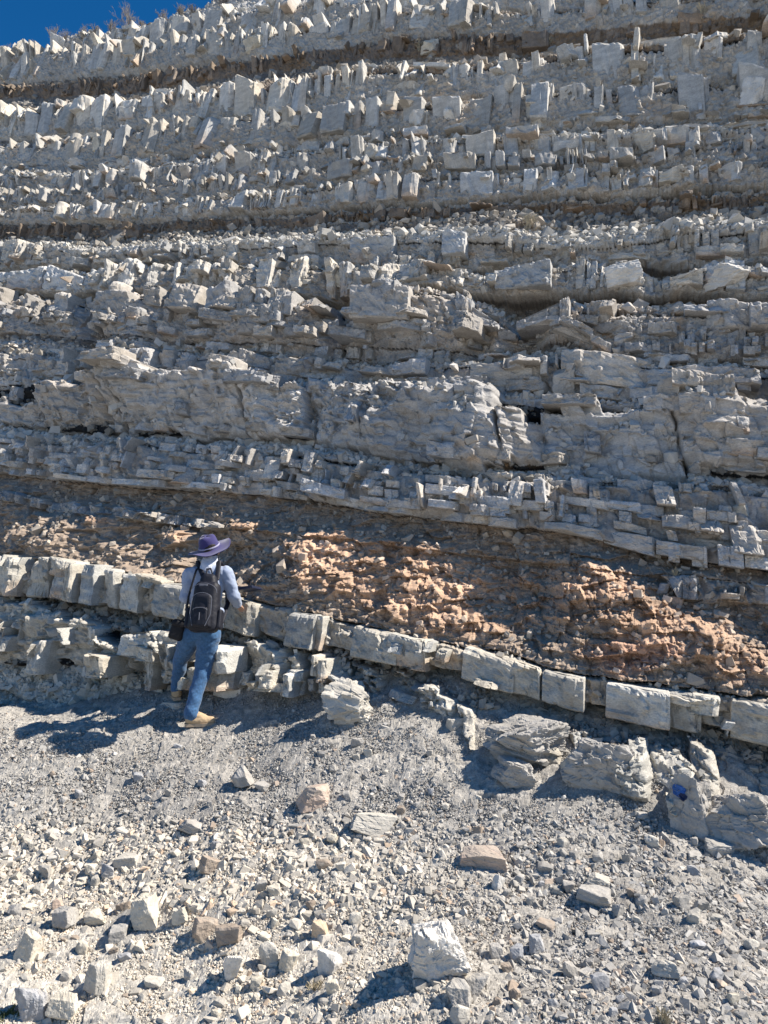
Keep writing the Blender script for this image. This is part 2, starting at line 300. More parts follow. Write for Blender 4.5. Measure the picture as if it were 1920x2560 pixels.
# stains and natural colour drift of the rock
st = sstep(fbm(A / .7, Z / .35, 103, 4) + .25 * vnoise(A / 3, Z / 3, 104), .28, .6)[..., None] * .45
warm = np.array([.46, .33, .22])
COL = COL * (1 - st * ((ID == 101) | (ID == 102) | (ID == 103) | (ID == 109) | (ID < 5))[..., None]) + warm * st * ((ID == 101) | (ID == 102) | (ID == 103) | (ID == 109) | (ID < 5))[..., None]
for (u0, v0, su, sv, s_) in [(1560,305,40,14,.7),(1180,255,60,30,.5),(1500,820,26,60,.8),(1690,790,18,50,.8),(850,770,60,40,.5),(1280,820,40,40,.5),(950,610,20,40,.5),(1130,1640,26,30,.7),(1240,1160,70,10,.8),(1160,1130,50,14,.5),(1320,572,60,18,.6),(1000,1690,40,20,.3),(1750,45,60,25,.4),(1100,150,60,22,.4)]:
    g = (s_ * blob(u0, v0, su, sv) * sstep(fbm(A / .15, Z / .15, 107, 3), -.4, .3))[..., None]
    COL = COL * (1 - g) + np.array([.52, .36, .22]) * g
COL = COL * (1 + .16 * fbm(A / .25, Z / .12, 110, 3)[..., None] + .12 * fbm(A / 1.5, Z / 1.5, 112, 2)[..., None])
Dq = np.pad(D, ((2, 2), (0, 0)), mode='edge'); Dv = (Dq[:-4] + 2 * Dq[1:-3] + 3 * Dq[2:-2] + 2 * Dq[3:-1] + Dq[4:]) / 9
D = np.where(np.isin(ID, (15, 117, 118, 19)), D, Dv)
for _k in range(2):
    Dq = np.pad(D, ((2, 2), (0, 0)), mode='edge'); Dv = (Dq[:-4] + 2 * Dq[1:-3] + 3 * Dq[2:-2] + 2 * Dq[3:-1] + Dq[4:]) / 9
    D = np.where((ID < 13) | ((ID >= 100) & (ID < 114)), Dv, D)
D = D + np.where((ID < 13) | ((ID >= 100) & (ID < 114)), .045 * facet(A / .11, Z / .07, 551, .8, 1.2)[0] + .022 * facet(A / .05, Z / .035, 553, .8, 1.2)[0], 0)
Dp = np.pad(D, 1, mode='edge'); D = .6 * D + .1 * (Dp[:-2, 1:-1] + Dp[2:, 1:-1] + Dp[1:-1, :-2] + Dp[1:-1, 2:])
back = over * .06
PX = X + NH[0] * D + back * .35 + 0
PY = Y + NH[1] * D + back * .94
PZ = Z + back * .22 + .03 * fbm(A / .15, Z / .15, 120, 2) + np.where(over > 0, .25 * fbm(PX / .5, PY / .5, 121, 3), 0)
PX = PX + .02 * fbm(A / .1, Z / .1, 125, 2)
COL[over > 0] = PAL[2]
CO = np.stack([PX, PY, PZ], -1); nr, nc = X.shape
CO2 = CO.reshape(-1, 3); COL2 = np.clip(COL.reshape(-1, 3), .02, .8)
idx = np.arange(nr * nc).reshape(nr, nc)
faces = np.stack([idx[:-1, :-1], idx[:-1, 1:], idx[1:, 1:], idx[1:, :-1]], -1).reshape(-1, 4)
fid = ID[:-1, :-1].ravel()
cliff = empty("cliff", (0, 7, 0)); tag(cliff, "tall layered limestone road cut dipping right behind the person", "cliff", kind='structure')
GN = {101:'brown recess under the top beds',117:'soft grey clay layer stained orange behind the person\'s hat',118:'soft grey clay layer stained orange above the pale dipping ledge',110:'broad pale band of debris lying on a ledge'}
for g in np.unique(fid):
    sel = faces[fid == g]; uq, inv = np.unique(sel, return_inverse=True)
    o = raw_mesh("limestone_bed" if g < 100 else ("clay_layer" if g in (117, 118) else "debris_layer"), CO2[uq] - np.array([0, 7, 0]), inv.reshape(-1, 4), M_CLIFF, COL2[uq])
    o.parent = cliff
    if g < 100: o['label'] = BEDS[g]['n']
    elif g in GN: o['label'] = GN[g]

# ------------------------------------------------------------------ the blocks the hard beds break into
ROWS = {0:[(0,1,.32,1)],1:[(0,1,.22,1)],2:[(0,1,.13,.6)],3:[(0,1,.19,1)],4:[(0,1,.28,.97)],5:[(0,1,.18,.55)],6:[(0,1,.19,.97)],7:[(0,1,.13,.95)],8:[(0,1,.15,.97)],9:[(0,1,.09,.6)],
 10:[(.3,1,.30,.92),(0,.3,.22,.7)],11:[(0,1,.36,.97)],12:[(.50,1,.38,.95),(.32,.52,.22,.8),(.16,.32,.18,.8),(0,.16,.16,.85)],13:[(0,1,.22,.8)],14:[(.35,1,.42,.95),(0,.35,.3,.85)],
 15:[(.80,1,.3,.5),(.0,.16,.22,.6),(.16,.34,.24,.3)],16:[(.82,1,.2,.8),(.66,.82,.15,.7),(.5,.66,.17,.7),(.34,.5,.15,.8),(.17,.34,.18,.85),(0,.17,.22,.9)],17:[(0,1,.13,.9)],
 18:[(0,1,.21,1)],19:[(.5,1,.2,.5),(0,.5,.2,.4)]}
colU = US; nrow = Vc.shape[0]
def relief_at(u, v):
    j = np.clip(np.searchsorted(colU, u), 0, len(colU) - 1)
    r_ = (v - VB[j]) / (TOPV[j] - VB[j]); i_ = np.clip((r_ * (NR - 1)).astype(int), 0, nrow - 1)
    return DSM[i_, j]
def bed_blocks(i, b, g):
    P = np.array(b['pts'], float); uu = np.linspace(-420, 2500, 600)
    skv = np.interp(uu, US, SKY)
    for c_ in (1, 2): P[:, c_] = P[:, c_]
    vt = np.interp(uu, P[:, 0], P[:, 1]); vb = np.interp(uu, P[:, 0], P[:, 2])
    xt, yt, zt = plane(uu, vt); xb, yb, zb = plane(uu, vb); xm, ym, zm = plane(uu, .5 * (vt + vb))
    hi = i >= 10; K = 27 if hi else 13; Rr = 14 if hi else 7
    out_v, out_f, out_c = [], [], []; base = 0
    rows = [r + (0,) for r in ROWS[i]] + [(0, 1, max(.07, ROWS[i][0][2] * .45), .42 if i > 9 else .6, 1)] + ([(0, 1, .14, .32, 1)] if i in (12, 14, 16, 19) else []) + ([(.84, .99, .30, .6, 0)] if i in (0, 1, 3, 4, 6, 7, 8) else [])
    for (t0, t1, wm, pr, chip) in rows:
        a0, a1 = xm[0] * 1.068, xm[-1] * 1.068
        nmax = int((a1 - a0) / wm * 2) + 10
        wm = wm * (.74 if i < 9 and not chip and t0 < .8 else 1)
        w_ = wm * np.clip(np.exp(g.normal(-.12, .62, nmax)), .22, 3.2)
        # runs of slivers and runs of broad blocks
        run = vnoise(np.arange(nmax) / 5., np.zeros(nmax), 40 + i); w_ = w_ * np.where(run > .14, 2.0, np.where(run < -.18, .5, 1.0))
        w_ = np.minimum(w_, .46 if i == 18 else max(.5, 2.4 * wm))
        al = a0 + np.cumsum(w_) - w_[0]; ok_ = (al < a1) & (g.random(nmax) < pr * (1 - .8 * ((al / 1.068 > .1) & (i == 19)))); al, w_ = al[ok_], w_[ok_]; n = len(al)
        am = al + w_ / 2; um = np.interp(am / 1.068, xm, uu)
        H = np.interp(am / 1.068, xt, zt) - np.interp(am / 1.068, xb, zb); vmid = np.interp(um, uu, vb) * (1 - (t0 + t1) / 2) + np.interp(um, uu, vt) * (t0 + t1) / 2
        keep = (H > .05) & (np.interp(um, uu, np.interp(uu, uu, vt)) > np.interp(um, US, SKY) - 4)
        al, w_, am, um, H, vmid = al[keep], w_[keep], am[keep], um[keep], H[keep], vmid[keep]; n = len(al)
        if not n: continue
        h = H * (t1 - t0)
        front = relief_at(um, vmid) + (.03 + .07 * np.clip(w_ / .3, 0, 1) if i < 10 else .12) + g.normal(0, .045, n) * np.clip(w_ / .22, .35, 1.3) + .10 * vnoise(am / (wm * 6), np.zeros(n), 60 + i) - (.10 * (g.random(n) < .10))
        if i == 15: front -= .10
        if i in (13, 14, 16, 17): front = front - .5 * (front - relief_at(um, vmid) - .12)
        if i < 10 and t0 > .8: front = front - .035
        if chip: front = front + g.normal(.015, .04, n) - (.04 if i == 18 else 0)
        if i == 19: front += .05
        if i == 18: front = relief_at(um, vmid) + .14 + g.normal(0, .035, n)
        wc = np.minimum(w_, .42)
        up_ = b['c'] != 3
        pk = g.uniform(.55, .95, n) if up_ else g.uniform(.35, .92, n); rdg = wc * g.uniform(.08, .5, n) * (.9 if i == 18 else 1); yaw = wc * (g.normal(.18, .10, n) if up_ else g.normal(.04, .15, n))
        flat_ = g.random(n) < .25; rdg = np.where(flat_, wc * .05, rdg)
        # plan outline: (fraction across, outwards)
        zeros = np.zeros(n); dep = -.42
        pl = [(zeros + .0, zeros + dep), (zeros + .0, -rdg * .75 - yaw * .5), (pk * .5, -rdg * .35 + wc * g.normal(0, .03, n) - yaw * .25), (pk, zeros), (pk + (1 - pk) * .55, -rdg * .4 + wc * g.normal(0, .05, n) + yaw * .3), (zeros + 1, -rdg * .95 + yaw * .5), (zeros + 1, zeros + dep)]
        PA = np.stack([p[0] for p in pl], 1); PNn = np.stack([p[1] for p in pl], 1)
        # resample the outline to K points
        kk = np.concatenate([[0], np.linspace(1, 5, K - 2), [6]]); k0 = np.clip(np.floor(kk).astype(int), 0, 5); kf = kk - k0
        QA = PA[:, k0] * (1 - kf) + PA[:, k0 + 1] * kf; QN = PNn[:, k0] * (1 - kf) + PNn[:, k0 + 1] * kf
        tau = np.concatenate([[0, .045], np.linspace(.12, .90, Rr - 4), [.965, 1.0]])
        TA = np.broadcast_to(tau[None, :, None], (n, Rr, K)).copy()
        shr = np.where(TA < .01, .045, np.where(TA > .99, .10, np.where(TA > .95, .03, 0))) * (.5 + g.random((n, 1, 1)))
        fa_ = QA[:, None, :] + 0 * TA; fn_ = QN[:, None, :] + 0 * TA
        fa_ = .5 + (fa_ - .5) * (1 - shr * .5); isf = (fn_ > dep + .01)
        fn_ = fn_ - shr * np.minimum(h, wc)[:, None, None] * 1.4 * isf
        # lean of the face, uneven tops, skewed joints
        face_lean = g.normal(.10, .16, n)[:, None, None]; fn_ = fn_ - isf * face_lean * (TA - .5) * h[:, None, None]
        topd = (g.uniform(0, .10, n) + .22 * (g.random(n) < .12) + (.09 if i < 10 and t1 - t0 > .9 and not chip else 0))[:, None, None] * (.15 if i == 18 else 1); tslope = (g.normal(0, .2, n) * np.clip(w_ / H, .12, 1))[:, None, None] * (.4 if i in (18, ) else 1)
        lo_ = np.zeros(n); hi_ = np.ones(n)
        if chip: lo_ = g.random(n) * .75; hi_ = np.minimum(1.02, lo_ + g.uniform(.15, .5, n))
        elif t1 - t0 < .9: lo_ = g.normal(0, .16, n); hi_ = 1 + g.normal(0, .16, n)
        tj = TA * (1 - topd + tslope * (fa_ - .5)) - .05 * TA * isf * g.random((n, 1, 1))
        tj = lo_[:, None, None] + (hi_ - lo_)[:, None, None] * tj
        skew = g.normal(.02, .035, n)[:, None, None] + .08 * vnoise(am / 1.5, np.zeros(n), 70 + i)[:, None, None]
        aa = al[:, None, None] + .004 + fa_ * (w_[:, None, None] - .008) + skew * (TA - .5) * h[:, None, None]
        xx = aa / 1.068
        zlo = np.interp(xx, xb, zb); zhi = np.interp(xx, xt, zt)
        zz = zlo + (zhi - zlo) * (t0 + (t1 - t0) * tj)
        sz = .05 if hi else .07
        q1 = facet(aa / .17 + i * 7.3, zz / .13, 700 + i, .8, 1.3)[0]; q2 = facet(aa / sz + i * 3.3, zz / sz, 740 + i, .8, 1.3)[0]
        ly = vnoise(zz / .035 + 3 * vnoise(aa / 1.5, 0 * aa, 5), aa / .6, 760 + i)
        amp = {18: .9, 4: .7, 12: 1.1, 16: .8}.get(i, 1.25)
        fn_ = fn_ + isf * amp * (.030 * q1 + .011 * q2 + (.016 if i in (12, 14, 15, 16) else .006) * ly + .012 * fbm(aa / .09, zz / .09, 780 + i, 3))
        if hi:                               # hairline fractures
            ck = vnoise(aa / .11 + .6 * vnoise(zz / .12, aa / .2, 5), zz / .6, 811 + i); ck2 = vnoise(zz / .10 + .4 * vnoise(aa / .2, zz / .2, 6), aa / .8, 821 + i)
            fn_ = fn_ - isf * .016 * (np.exp(-(ck / .035) ** 2) + .7 * np.exp(-(ck2 / .035) ** 2))
        nn_ = front[:, None, None] + fn_
        zc_ = (np.interp(am / 1.068, xb, zb) + H * (t0 + t1) / 2)[:, None, None]
        y0 = PC - .374 * xx + .6 * zc_
        Xw = xx + NH[0] * nn_; Yw = y0 + NH[1] * nn_
        out_v.append(np.stack([Xw, Yw, zz + .004 * q2], -1).reshape(-1, 3))
        tone = g.uniform(.80, 1.16, n) * (1 + .10 * math.sin(i * 2.4 + 1)); wm_ = g.uniform(-.04, .06, n)
        c = np.array(PAL[b['c']])[None] * tone[:, None] * (1 + wm_[:, None] * np.array([1, .1, -1.2])[None])
        c = np.broadcast_to(c[:, None, None, :], (n, Rr, K, 3)).copy()
        rust = (g.random(n) < (.16 if b['c'] in (0, 1, 2, 4) else .05))[:, None, None, None] * sstep(.55 - TA + .5 * vnoise(aa / .2, zz / .1, 790), 0, .5)[..., None] * .6
        c = c * (1 - rust) + np.array([.46, .33, .23]) * rust
        c = c * (1 + .14 * fbm(aa / .12, zz / .08, 795, 3)[..., None])
        out_c.append(c.reshape(-1, 3))
        r_i, k_i = np.meshgrid(np.arange(Rr - 1), np.arange(K - 1), indexing='ij')
        q = np.stack([r_i * K + k_i, r_i * K + k_i + 1, (r_i + 1) * K + k_i + 1, (r_i + 1) * K + k_i], -1).reshape(-1, 4)[:, ::-1]
        half = K // 2
        caps = []
        for rr_, fl in ((Rr - 1, 1), (0, 0)):        # top and underside as strips across the block
            for k in range(half):
                l_, l2 = rr_ * K + k, rr_ * K + k + 1; r1_, r2_ = rr_ * K + K - 1 - k, rr_ * K + K - 2 - k
                if l2 == r2_: f = [l_, l2, r1_, r1_]
                else: f = [l_, l2, r2_, r1_]
                caps.append(f if fl == 0 else f[::-1])
        caps = [c_ for c_ in caps if len(set(c_)) == 4]; tri = (K % 2 == 1)
        q = np.concatenate([q, np.array(caps)], 0)
        out_f.append((q[None] + (base + np.arange(n) * Rr * K)[:, None, None]).reshape(-1, 4)); base += n * Rr * K
    if not out_v: return None
    return np.concatenate(out_v), np.concatenate(out_f), np.clip(np.concatenate(out_c), .03, .8)
gb = np.random.default_rng(77)
for i, b in enumerate(BEDS):
    r_ = bed_blocks(i, b, gb)
    par = next((o for o in cliff.children if o.get('label') == b['n']), None)
    o = raw_mesh("jointed_blocks", r_[0] - np.array([0, 7, 0]), r_[1], M_CLIFF, r_[2])
    o.parent = par if par else cliff; o['label'] = "blocks of the " + b['n']

# ------------------------------------------------------------------ scree
def at_depth(u, v, y):
    dx, dy, dz = ray(u, v); t = y / dy
    return (float(t * dx), y, float(EYE[2] + t * dz))
GC = [at_depth(*c) for c in [(0,2560,4.3),(480,2560,4.0),(960,2560,3.7),(1440,2560,3.5),(1920,2560,3.3),
      (0,2200,5.4),(480,2200,5.05),(960,2180,4.85),(1440,2250,4.35),(1920,2350,3.9),
      (0,1805,6.95),(250,1808,6.85),(0,1765,8.1),(250,1758,7.7),(485,1812,6.75),(700,1790,6.55),(960,1760,6.4),(1200,1860,5.8),(1450,1960,5.25),(1700,2060,4.9),(1920,2150,4.6)]]
GC += [(-5, 2.5, -1.2), (0, 2.0, -1.1), (5, 1.6, -1.1), (-12, 8, .2), (-9, 14, 1.5), (9, 3, -.5), (0, 9, 2.0), (-4, 10, 1.6), (0, -4, -1.3), (-10, -4, -1.3), (10, -4, -1.3), (-20, 3, -1.0), (16, 0, -1.0)]
GC = np.array(GC)
def tps(r2): return np.where(r2 > 1e-12, r2 * np.log(r2 + 1e-12), 0)
_n = len(GC); _K = tps(((GC[:, None, :2] - GC[None, :, :2]) ** 2).sum(-1)) + np.eye(_n) * .05
_P = np.concatenate([np.ones((_n, 1)), GC[:, :2]], 1)
_M = np.block([[_K, _P], [_P.T, np.zeros((3, 3))]]); _w = np.linalg.solve(_M, np.concatenate([GC[:, 2], np.zeros(3)]))
def ground_s(x, y):
    x = np.asarray(x, float); y = np.asarray(y, float); z = _w[_n] + _w[_n + 1] * x + _w[_n + 2] * y
    for k in range(_n): z = z + _w[k] * tps((x - GC[k, 0]) ** 2 + (y - GC[k, 1]) ** 2)
    far = sstep(np.hypot(x, y - 4), 12, 22)
    return z * (1 - far) + (-1.2) * far
def ground(x, y):
    z = ground_s(x, y)
    return z + .13 * fbm(x / 1.1, y / 1.1, 201, 3) + .04 * fbm(x / .3, y / .3, 203, 3)
def hit(u, v):
    dx, dy, dz = ray(u, v)
    t = np.full(np.shape(u), 2.0); lo = t.copy(); live = np.ones(np.shape(u), bool)
    for k in range(50):
        live = live & ((EYE[2] + t * dz) > ground(t * dx, t * dy))
        lo = np.where(live, t, lo); t = np.where(live, t + .18, t)
    hi = t
    for k in range(6):
        t = .5 * (lo + hi); ab = (EYE[2] + t * dz) > ground(t * dx, t * dy); lo = np.where(ab, t, lo); hi = np.where(ab, hi, t)
    return lo * dx, lo * dy, ground(lo * dx, lo * dy), lo
gu = grid_u(3.0, -2500, 4600) ; gu = (gu - 960) / F
gy = [1.0]
while gy[-1] < 11: gy.append(gy[-1] + max(.008, gy[-1] * .0016) * (1 if 3 < gy[-1] < 8.2 else 5))
gy = np.array([-30, -15, -8, -4, -2, 0] + gy)
GYg = np.repeat(gy[:, None], len(gu), 1); GXg = gu[None, :] * np.maximum(GYg, 2.5) * (1 + np.maximum(0, -GYg[:, :1]) * .2)
GZg = ground(GXg, GYg)
near = (GYg > 2.5) & (GYg < 8.5)
h1, he1 = facet(GXg / .06, GYg / .06, 221); h2, he2 = facet(GXg / .025, GYg / .025, 225); h3, _ = facet(GXg / .16, GYg / .16, 228)
GZg = GZg + near * (.010 * h1 + .004 * h2 + .02 * h3)
g1 = sstep(fbm(GXg / 1.3, GYg / 1.0, 231, 3) + .0, -.3, .4)[..., None]
g1 = np.clip(g1 * .5 + .6 * (sstep(1.4 - GXg, 0, 1.5) * sstep(5.2 - GYg, 0, .6))[..., None], 0, 1)
gc = np.array([.31, .29, .26]) * (1 - g1) + np.array([.44, .41, .36]) * g1
gc = gc * (1 + .35 * (hsh(np.floor(GXg / .03), np.floor(GYg / .03), 9) - .5))[..., None]
gi = np.arange(GXg.size).reshape(GXg.shape)
gf = np.stack([gi[:-1, :-1], gi[:-1, 1:], gi[1:, 1:], gi[1:, :-1]], -1).reshape(-1, 4)
gr = raw_mesh("scree_ground", np.stack([GXg, GYg, GZg], -1).reshape(-1, 3), gf, M_SCREE, gc.reshape(-1, 3))
tag(gr, "grey loose scree slope below the cliff", "ground", kind='structure')
fl = raw_mesh("ground", np.array([[-600, -600, -1.6], [600, -600, -1.6], [600, 600, -1.6], [-600, 600, -1.6]]), np.array([[0, 1, 2, 3]]), M_SCREE, np.full((4, 3), .35))
tag(fl, "flat grey valley ground", "ground", kind='structure')

# ------------------------------------------------------------------ stones
def hull(pts):
    bm = bmesh.new()
    for p in pts: bm.verts.new(p)
    bmesh.ops.convex_hull(bm, input=bm.verts)
    loose = [v for v in bm.verts if not v.link_faces]
    bmesh.ops.delete(bm, geom=loose, context='VERTS')
    return bm
def lib_rock(seed, n=11, kind='chunk'):
    r = random.Random(seed); pts = []
    if kind == 'chunk':
        for sx in (-1, 1):
            for sy in (-1, 1):
                for sz in (-1, 1):
                    pts.append((sx * r.uniform(.45, 1), sy * r.uniform(.45, 1), sz * r.uniform(.45, 1)))
        for k in range(n - 8): pts.append((r.uniform(-1, 1), r.uniform(-1, 1), r.uniform(-1, 1)))
    else:
        m = r.randint(4, 6)
        for k in range(m):
            a = 2 * PI_ * (k + r.uniform(-.3, .3)) / m; q = r.uniform(.6, 1.05)
            for sz in (-1, 1): pts.append((math.cos(a) * q * r.uniform(.85, 1), math.sin(a) * q * r.uniform(.85, 1), sz * r.uniform(.5, 1)))
    bm = hull(pts); bmesh.ops.triangulate(bm, faces=bm.faces)
    bm.verts.index_update()
    co = np.array([v.co for v in bm.verts]); fa = np.array([[v.index for v in f.verts] for f in bm.faces]); bm.free()
    return co, fa
PI_ = math.pi
LIB = [lib_rock(k, 13 + k % 6, 'chunk' if k % 3 else 'slab') for k in range(48)]
def rot_mats(n, rg, flat=1.0):
    a = rg.uniform(0, 2 * PI_, n); b = rg.normal(0, .5 * flat, n); c = rg.normal(0, .5 * flat, n)
    ca, sa, cb, sb, cc, s_ = np.cos(a), np.sin(a), np.cos(b), np.sin(b), np.cos(c), np.sin(c)
    Rz = np.zeros((n, 3, 3)); Rz[:, 0, 0] = ca; Rz[:, 0, 1] = -sa; Rz[:, 1, 0] = sa; Rz[:, 1, 1] = ca; Rz[:, 2, 2] = 1
    Rx = np.zeros((n, 3, 3)); Rx[:, 0, 0] = 1; Rx[:, 1, 1] = cb; Rx[:, 1, 2] = -sb; Rx[:, 2, 1] = sb; Rx[:, 2, 2] = cb
    Ry = np.zeros((n, 3, 3)); Ry[:, 1, 1] = 1; Ry[:, 0, 0] = cc; Ry[:, 0, 2] = s_; Ry[:, 2, 0] = -s_; Ry[:, 2, 2] = cc
    return Rx @ Ry @ Rz
def scatter(name, pos, size, cols, seed, flat=1.0, mat=None, zsc=(.35, .9)):
    rg = np.random.default_rng(seed); n = len(pos); Rm = rot_mats(n, rg, flat)
    sc3 = np.stack([size * rg.uniform(.7, 1.25, n), size * rg.uniform(.5, 1.0, n), size * rg.uniform(zsc[0], zsc[1], n)], -1)
    which = rg.integers(0, len(LIB), n); V = []; Fc = []; CC = []; base = 0
    for k in range(len(LIB)):
        s = np.where(which == k)[0]
        if not len(s): continue
        co, fa = LIB[k]
        P = np.einsum('nij,nkj->nki', Rm[s], co[None] * sc3[s][:, None, :]) + pos[s][:, None, :]
        V.append(P.reshape(-1, 3)); nvk = len(co)
        Fc.append((fa[None] + (base + np.arange(len(s)) * nvk)[:, None, None]).reshape(-1, 3))
        CC.append(np.repeat(cols[s], nvk, 0)); base += len(s) * nvk
    return raw_mesh(name, np.concatenate(V), np.concatenate(Fc), mat or M_STONE, np.concatenate(CC))
rg = np.random.default_rng(11)
def stone_cols(u, v, n, x=None):
    cream = np.array([.57, .51, .42]); grey = np.array([.355, .34, .315]); mid = np.array([.45, .42, .37])
    pale = np.clip(sstep(v, 1980, 2160) * sstep(1500 - u, -100, 900) + .25 * rg.random(n) - .1, 0, 1)[:, None]
    c = grey * (1 - pale) + (mid * .4 + cream * .6) * pale
    c = c * rg.uniform(.72, 1.2, n)[:, None]
    tint = rg.random(n)[:, None]
    c = np.where((tint > .95) , c * np.array([1.1, .93, .80]), c)
    return np.clip(c, .05, .75)
def screezone(u, v):
    return v + np.where(u > 1000, 110, 30) > np.interp(u, [0, 560, 900, 1250, 1640, 1920], [1760, 1740, 1730, 1850, 2030, 2150])
# gravel: uncountable chips
n = 240000
u = rg.uniform(-150, 2070, n); v = 1700 + (2680 - 1700) * rg.random(n) ** .85
k = screezone(u, v); u, v = u[k], v[k]; n = len(u)
x, y, z, t = hit(u, v)
patch = sstep(fbm(x / .9, y / .9, 260, 3), -.25, .35)
bare = sstep(v, 2240, 2330) * sstep(1050 - u, 0, 200)
pc = (.06 + (.16 - .09 * sstep(u, 800, 1100)) * patch + .20 * sstep(v, 2020, 2080) * (1 - sstep(v, 2250, 2300)) + .07 * sstep(v, 2280, 2400) * sstep(u, 1000, 1200)) * (1 - .75 * bare)
big = rg.random(n) < pc
fin = 1 - .28 * sstep(u, 900, 1200)
fin = fin * (1 - .25 * sstep(v, 1700, 1760) * (1 - sstep(v, 1980, 2080)) * big)
size = fin * np.where(big, np.clip(np.exp(rg.normal(math.log(.0165), .45, n)), .006, .05), np.clip(np.exp(rg.normal(math.log(.0068), .4, n)), .003, .014)) * (.85 + .15 * sstep(v, 1900, 2150))
p = np.stack([x, y, z + size * np.where(big, .0, .05)], -1)
o = scatter("gravel", p, size, stone_cols(u, v, n), 21, flat=1.2, zsc=(.25, .75))
tag(o, "loose grey and cream stone chips covering the scree slope", "gravel", kind='stuff')
# chips and rubble lying on the ledges of the cliff
e = CO[1:-1, 2:] - CO[1:-1, :-2]; f_ = CO[2:, 1:-1] - CO[:-2, 1:-1]
nn = np.cross(e, f_); nn /= np.linalg.norm(nn, axis=-1, keepdims=True) + 1e-9
upw = np.clip(nn[..., 2], 0, 1)
Uc = Ug[1:-1, 1:-1]; Vcc = Vc[1:-1, 1:-1]
ok = (upw > .62) & (Uc > -250) & (Uc < 2150) & (over[1:-1, 1:-1] < 150) & (Vcc > -150)
wt = ok * (.15 + 1.0 * (ID[1:-1, 1:-1] >= 100)); wt = wt * np.where((ID[1:-1, 1:-1] == 117) | (ID[1:-1, 1:-1] == 118), .06, 1)
ii = rg.choice(wt.size, 62000, p=(wt / wt.sum()).ravel(), replace=True)
pr = CO[1:-1, 1:-1].reshape(-1, 3)[ii]; cr = COL[1:-1, 1:-1].reshape(-1, 3)[ii]
dist = np.linalg.norm(pr - EYE, axis=1)
size = np.clip(np.exp(rg.normal(math.log(.022), .5, len(ii))), .008, .09) * np.clip(dist / 9, .5, 1.25)
o = scatter("rubble", pr + np.array([0, 0, 1]) * size[:, None] * .3, size, np.clip((cr * .6 + .4 * np.array([.48, .45, .39])) * rg.uniform(.8, 1.25, (len(ii), 1)), .05, .75), 23)
tag(o, "small broken stones lying on the ledges of the cliff", "rubble", kind='stuff')

# ------------------------------------------------------------------ boulders and loose stones, one object each
def unit_sphere(n):
    bm = bmesh.new(); bmesh.ops.create_icosphere(bm, subdivisions=n, radius=1); bm.verts.index_update()
    co = np.array([v.co for v in bm.verts]); fa = np.array([[v.index for v in f.verts] for f in bm.faces]); bm.free()
    return co / np.linalg.norm(co, axis=1, keepdims=True), fa
SPH = {k: unit_sphere(k) for k in (3, 4, 5, 6)}
def stone_mesh(name, sx, sy, sz, seed, col, cuts=2, rough=.05, slab=False, craggy=0.0):
    """a broken rock: a sphere cut by random planes into an uneven block, then chipped and layered"""
    g = np.random.default_rng(seed); d, fa = SPH[{1: 3, 2: 4, 3: 5, 4: 6}[cuts]]
    N_ = []; H_ = []
    for ax in range(3):
        for s_ in (-1, 1):
            v = np.zeros(3); v[ax] = s_; v += g.normal(0, .10 if slab and ax == 2 else .24, 3); N_.append(v / np.linalg.norm(v)); H_.append(g.uniform(.78, 1.0))
    for k in range(g.integers(5, 10)):
        v = g.normal(0, 1, 3); N_.append(v / np.linalg.norm(v)); H_.append(g.uniform(.85, 1.2))
    N_ = np.array(N_); H_ = np.array(H_); dt = d @ N_.T
    r_ = np.min(np.where(dt > .05, H_[None] / np.maximum(dt, .05), 9), axis=1)
    q = d * r_[:, None]; q = q / np.abs(q).max(0)
    o3 = 10. * (seed % 97)
    nn_ = fbm(q[:, 0] * 2.3 + q[:, 1] * 1.7 + o3, q[:, 2] * 2.6 - q[:, 1] * 2.1, seed, 5)
    ff = facet(q[:, 0] * 2.6 + q[:, 1] * 1.9 + o3, q[:, 2] * 2.9 - q[:, 1] * 1.5, seed + 5, 1, 1.2)[0] + .5 * facet(q[:, 0] * 6 + q[:, 1] * 4.9 + o3, q[:, 2] * 7 - q[:, 1] * 3.5, seed + 7, 1, 1.2)[0]
    lay = vnoise(q[:, 2] * 7 + q[:, 0] * .6, np.floor(q[:, 0] * 1.7) + np.floor(q[:, 1] * 1.7), seed + 3)
    q = q + d * (rough * (nn_ + .9 * ff + .5 * lay) + craggy * (.5 * nn_ + .8 * ff + lay))[:, None]
    co = q * np.array([sx, sy, sz])[None]
    cc = np.array(col)[None] * (1 + .3 * fbm(q[:, 0] * 2 + seed, q[:, 2] * 2 + q[:, 1] * 1.5, seed + 9, 4))[:, None]
    dust = sstep(fbm(q[:, 0] * 1.5 + q[:, 1] + seed, q[:, 2] * 1.5, seed + 11, 3), .1, .5)[:, None] * .5
    cc = cc * (1 - dust) + np.array([.36, .33, .28]) * dust
    return raw_mesh(name, co, fa, M_STONE, np.clip(cc, .03, .8))
CREAM, PALE, GREY, BROWN, BLUE, PINK, PEACH, WHITE = (.54,.49,.40), (.46,.43,.375), (.36,.34,.31), (.33,.27,.215), (.33,.33,.335), (.46,.36,.29), (.60,.45,.31), (.60,.57,.52)
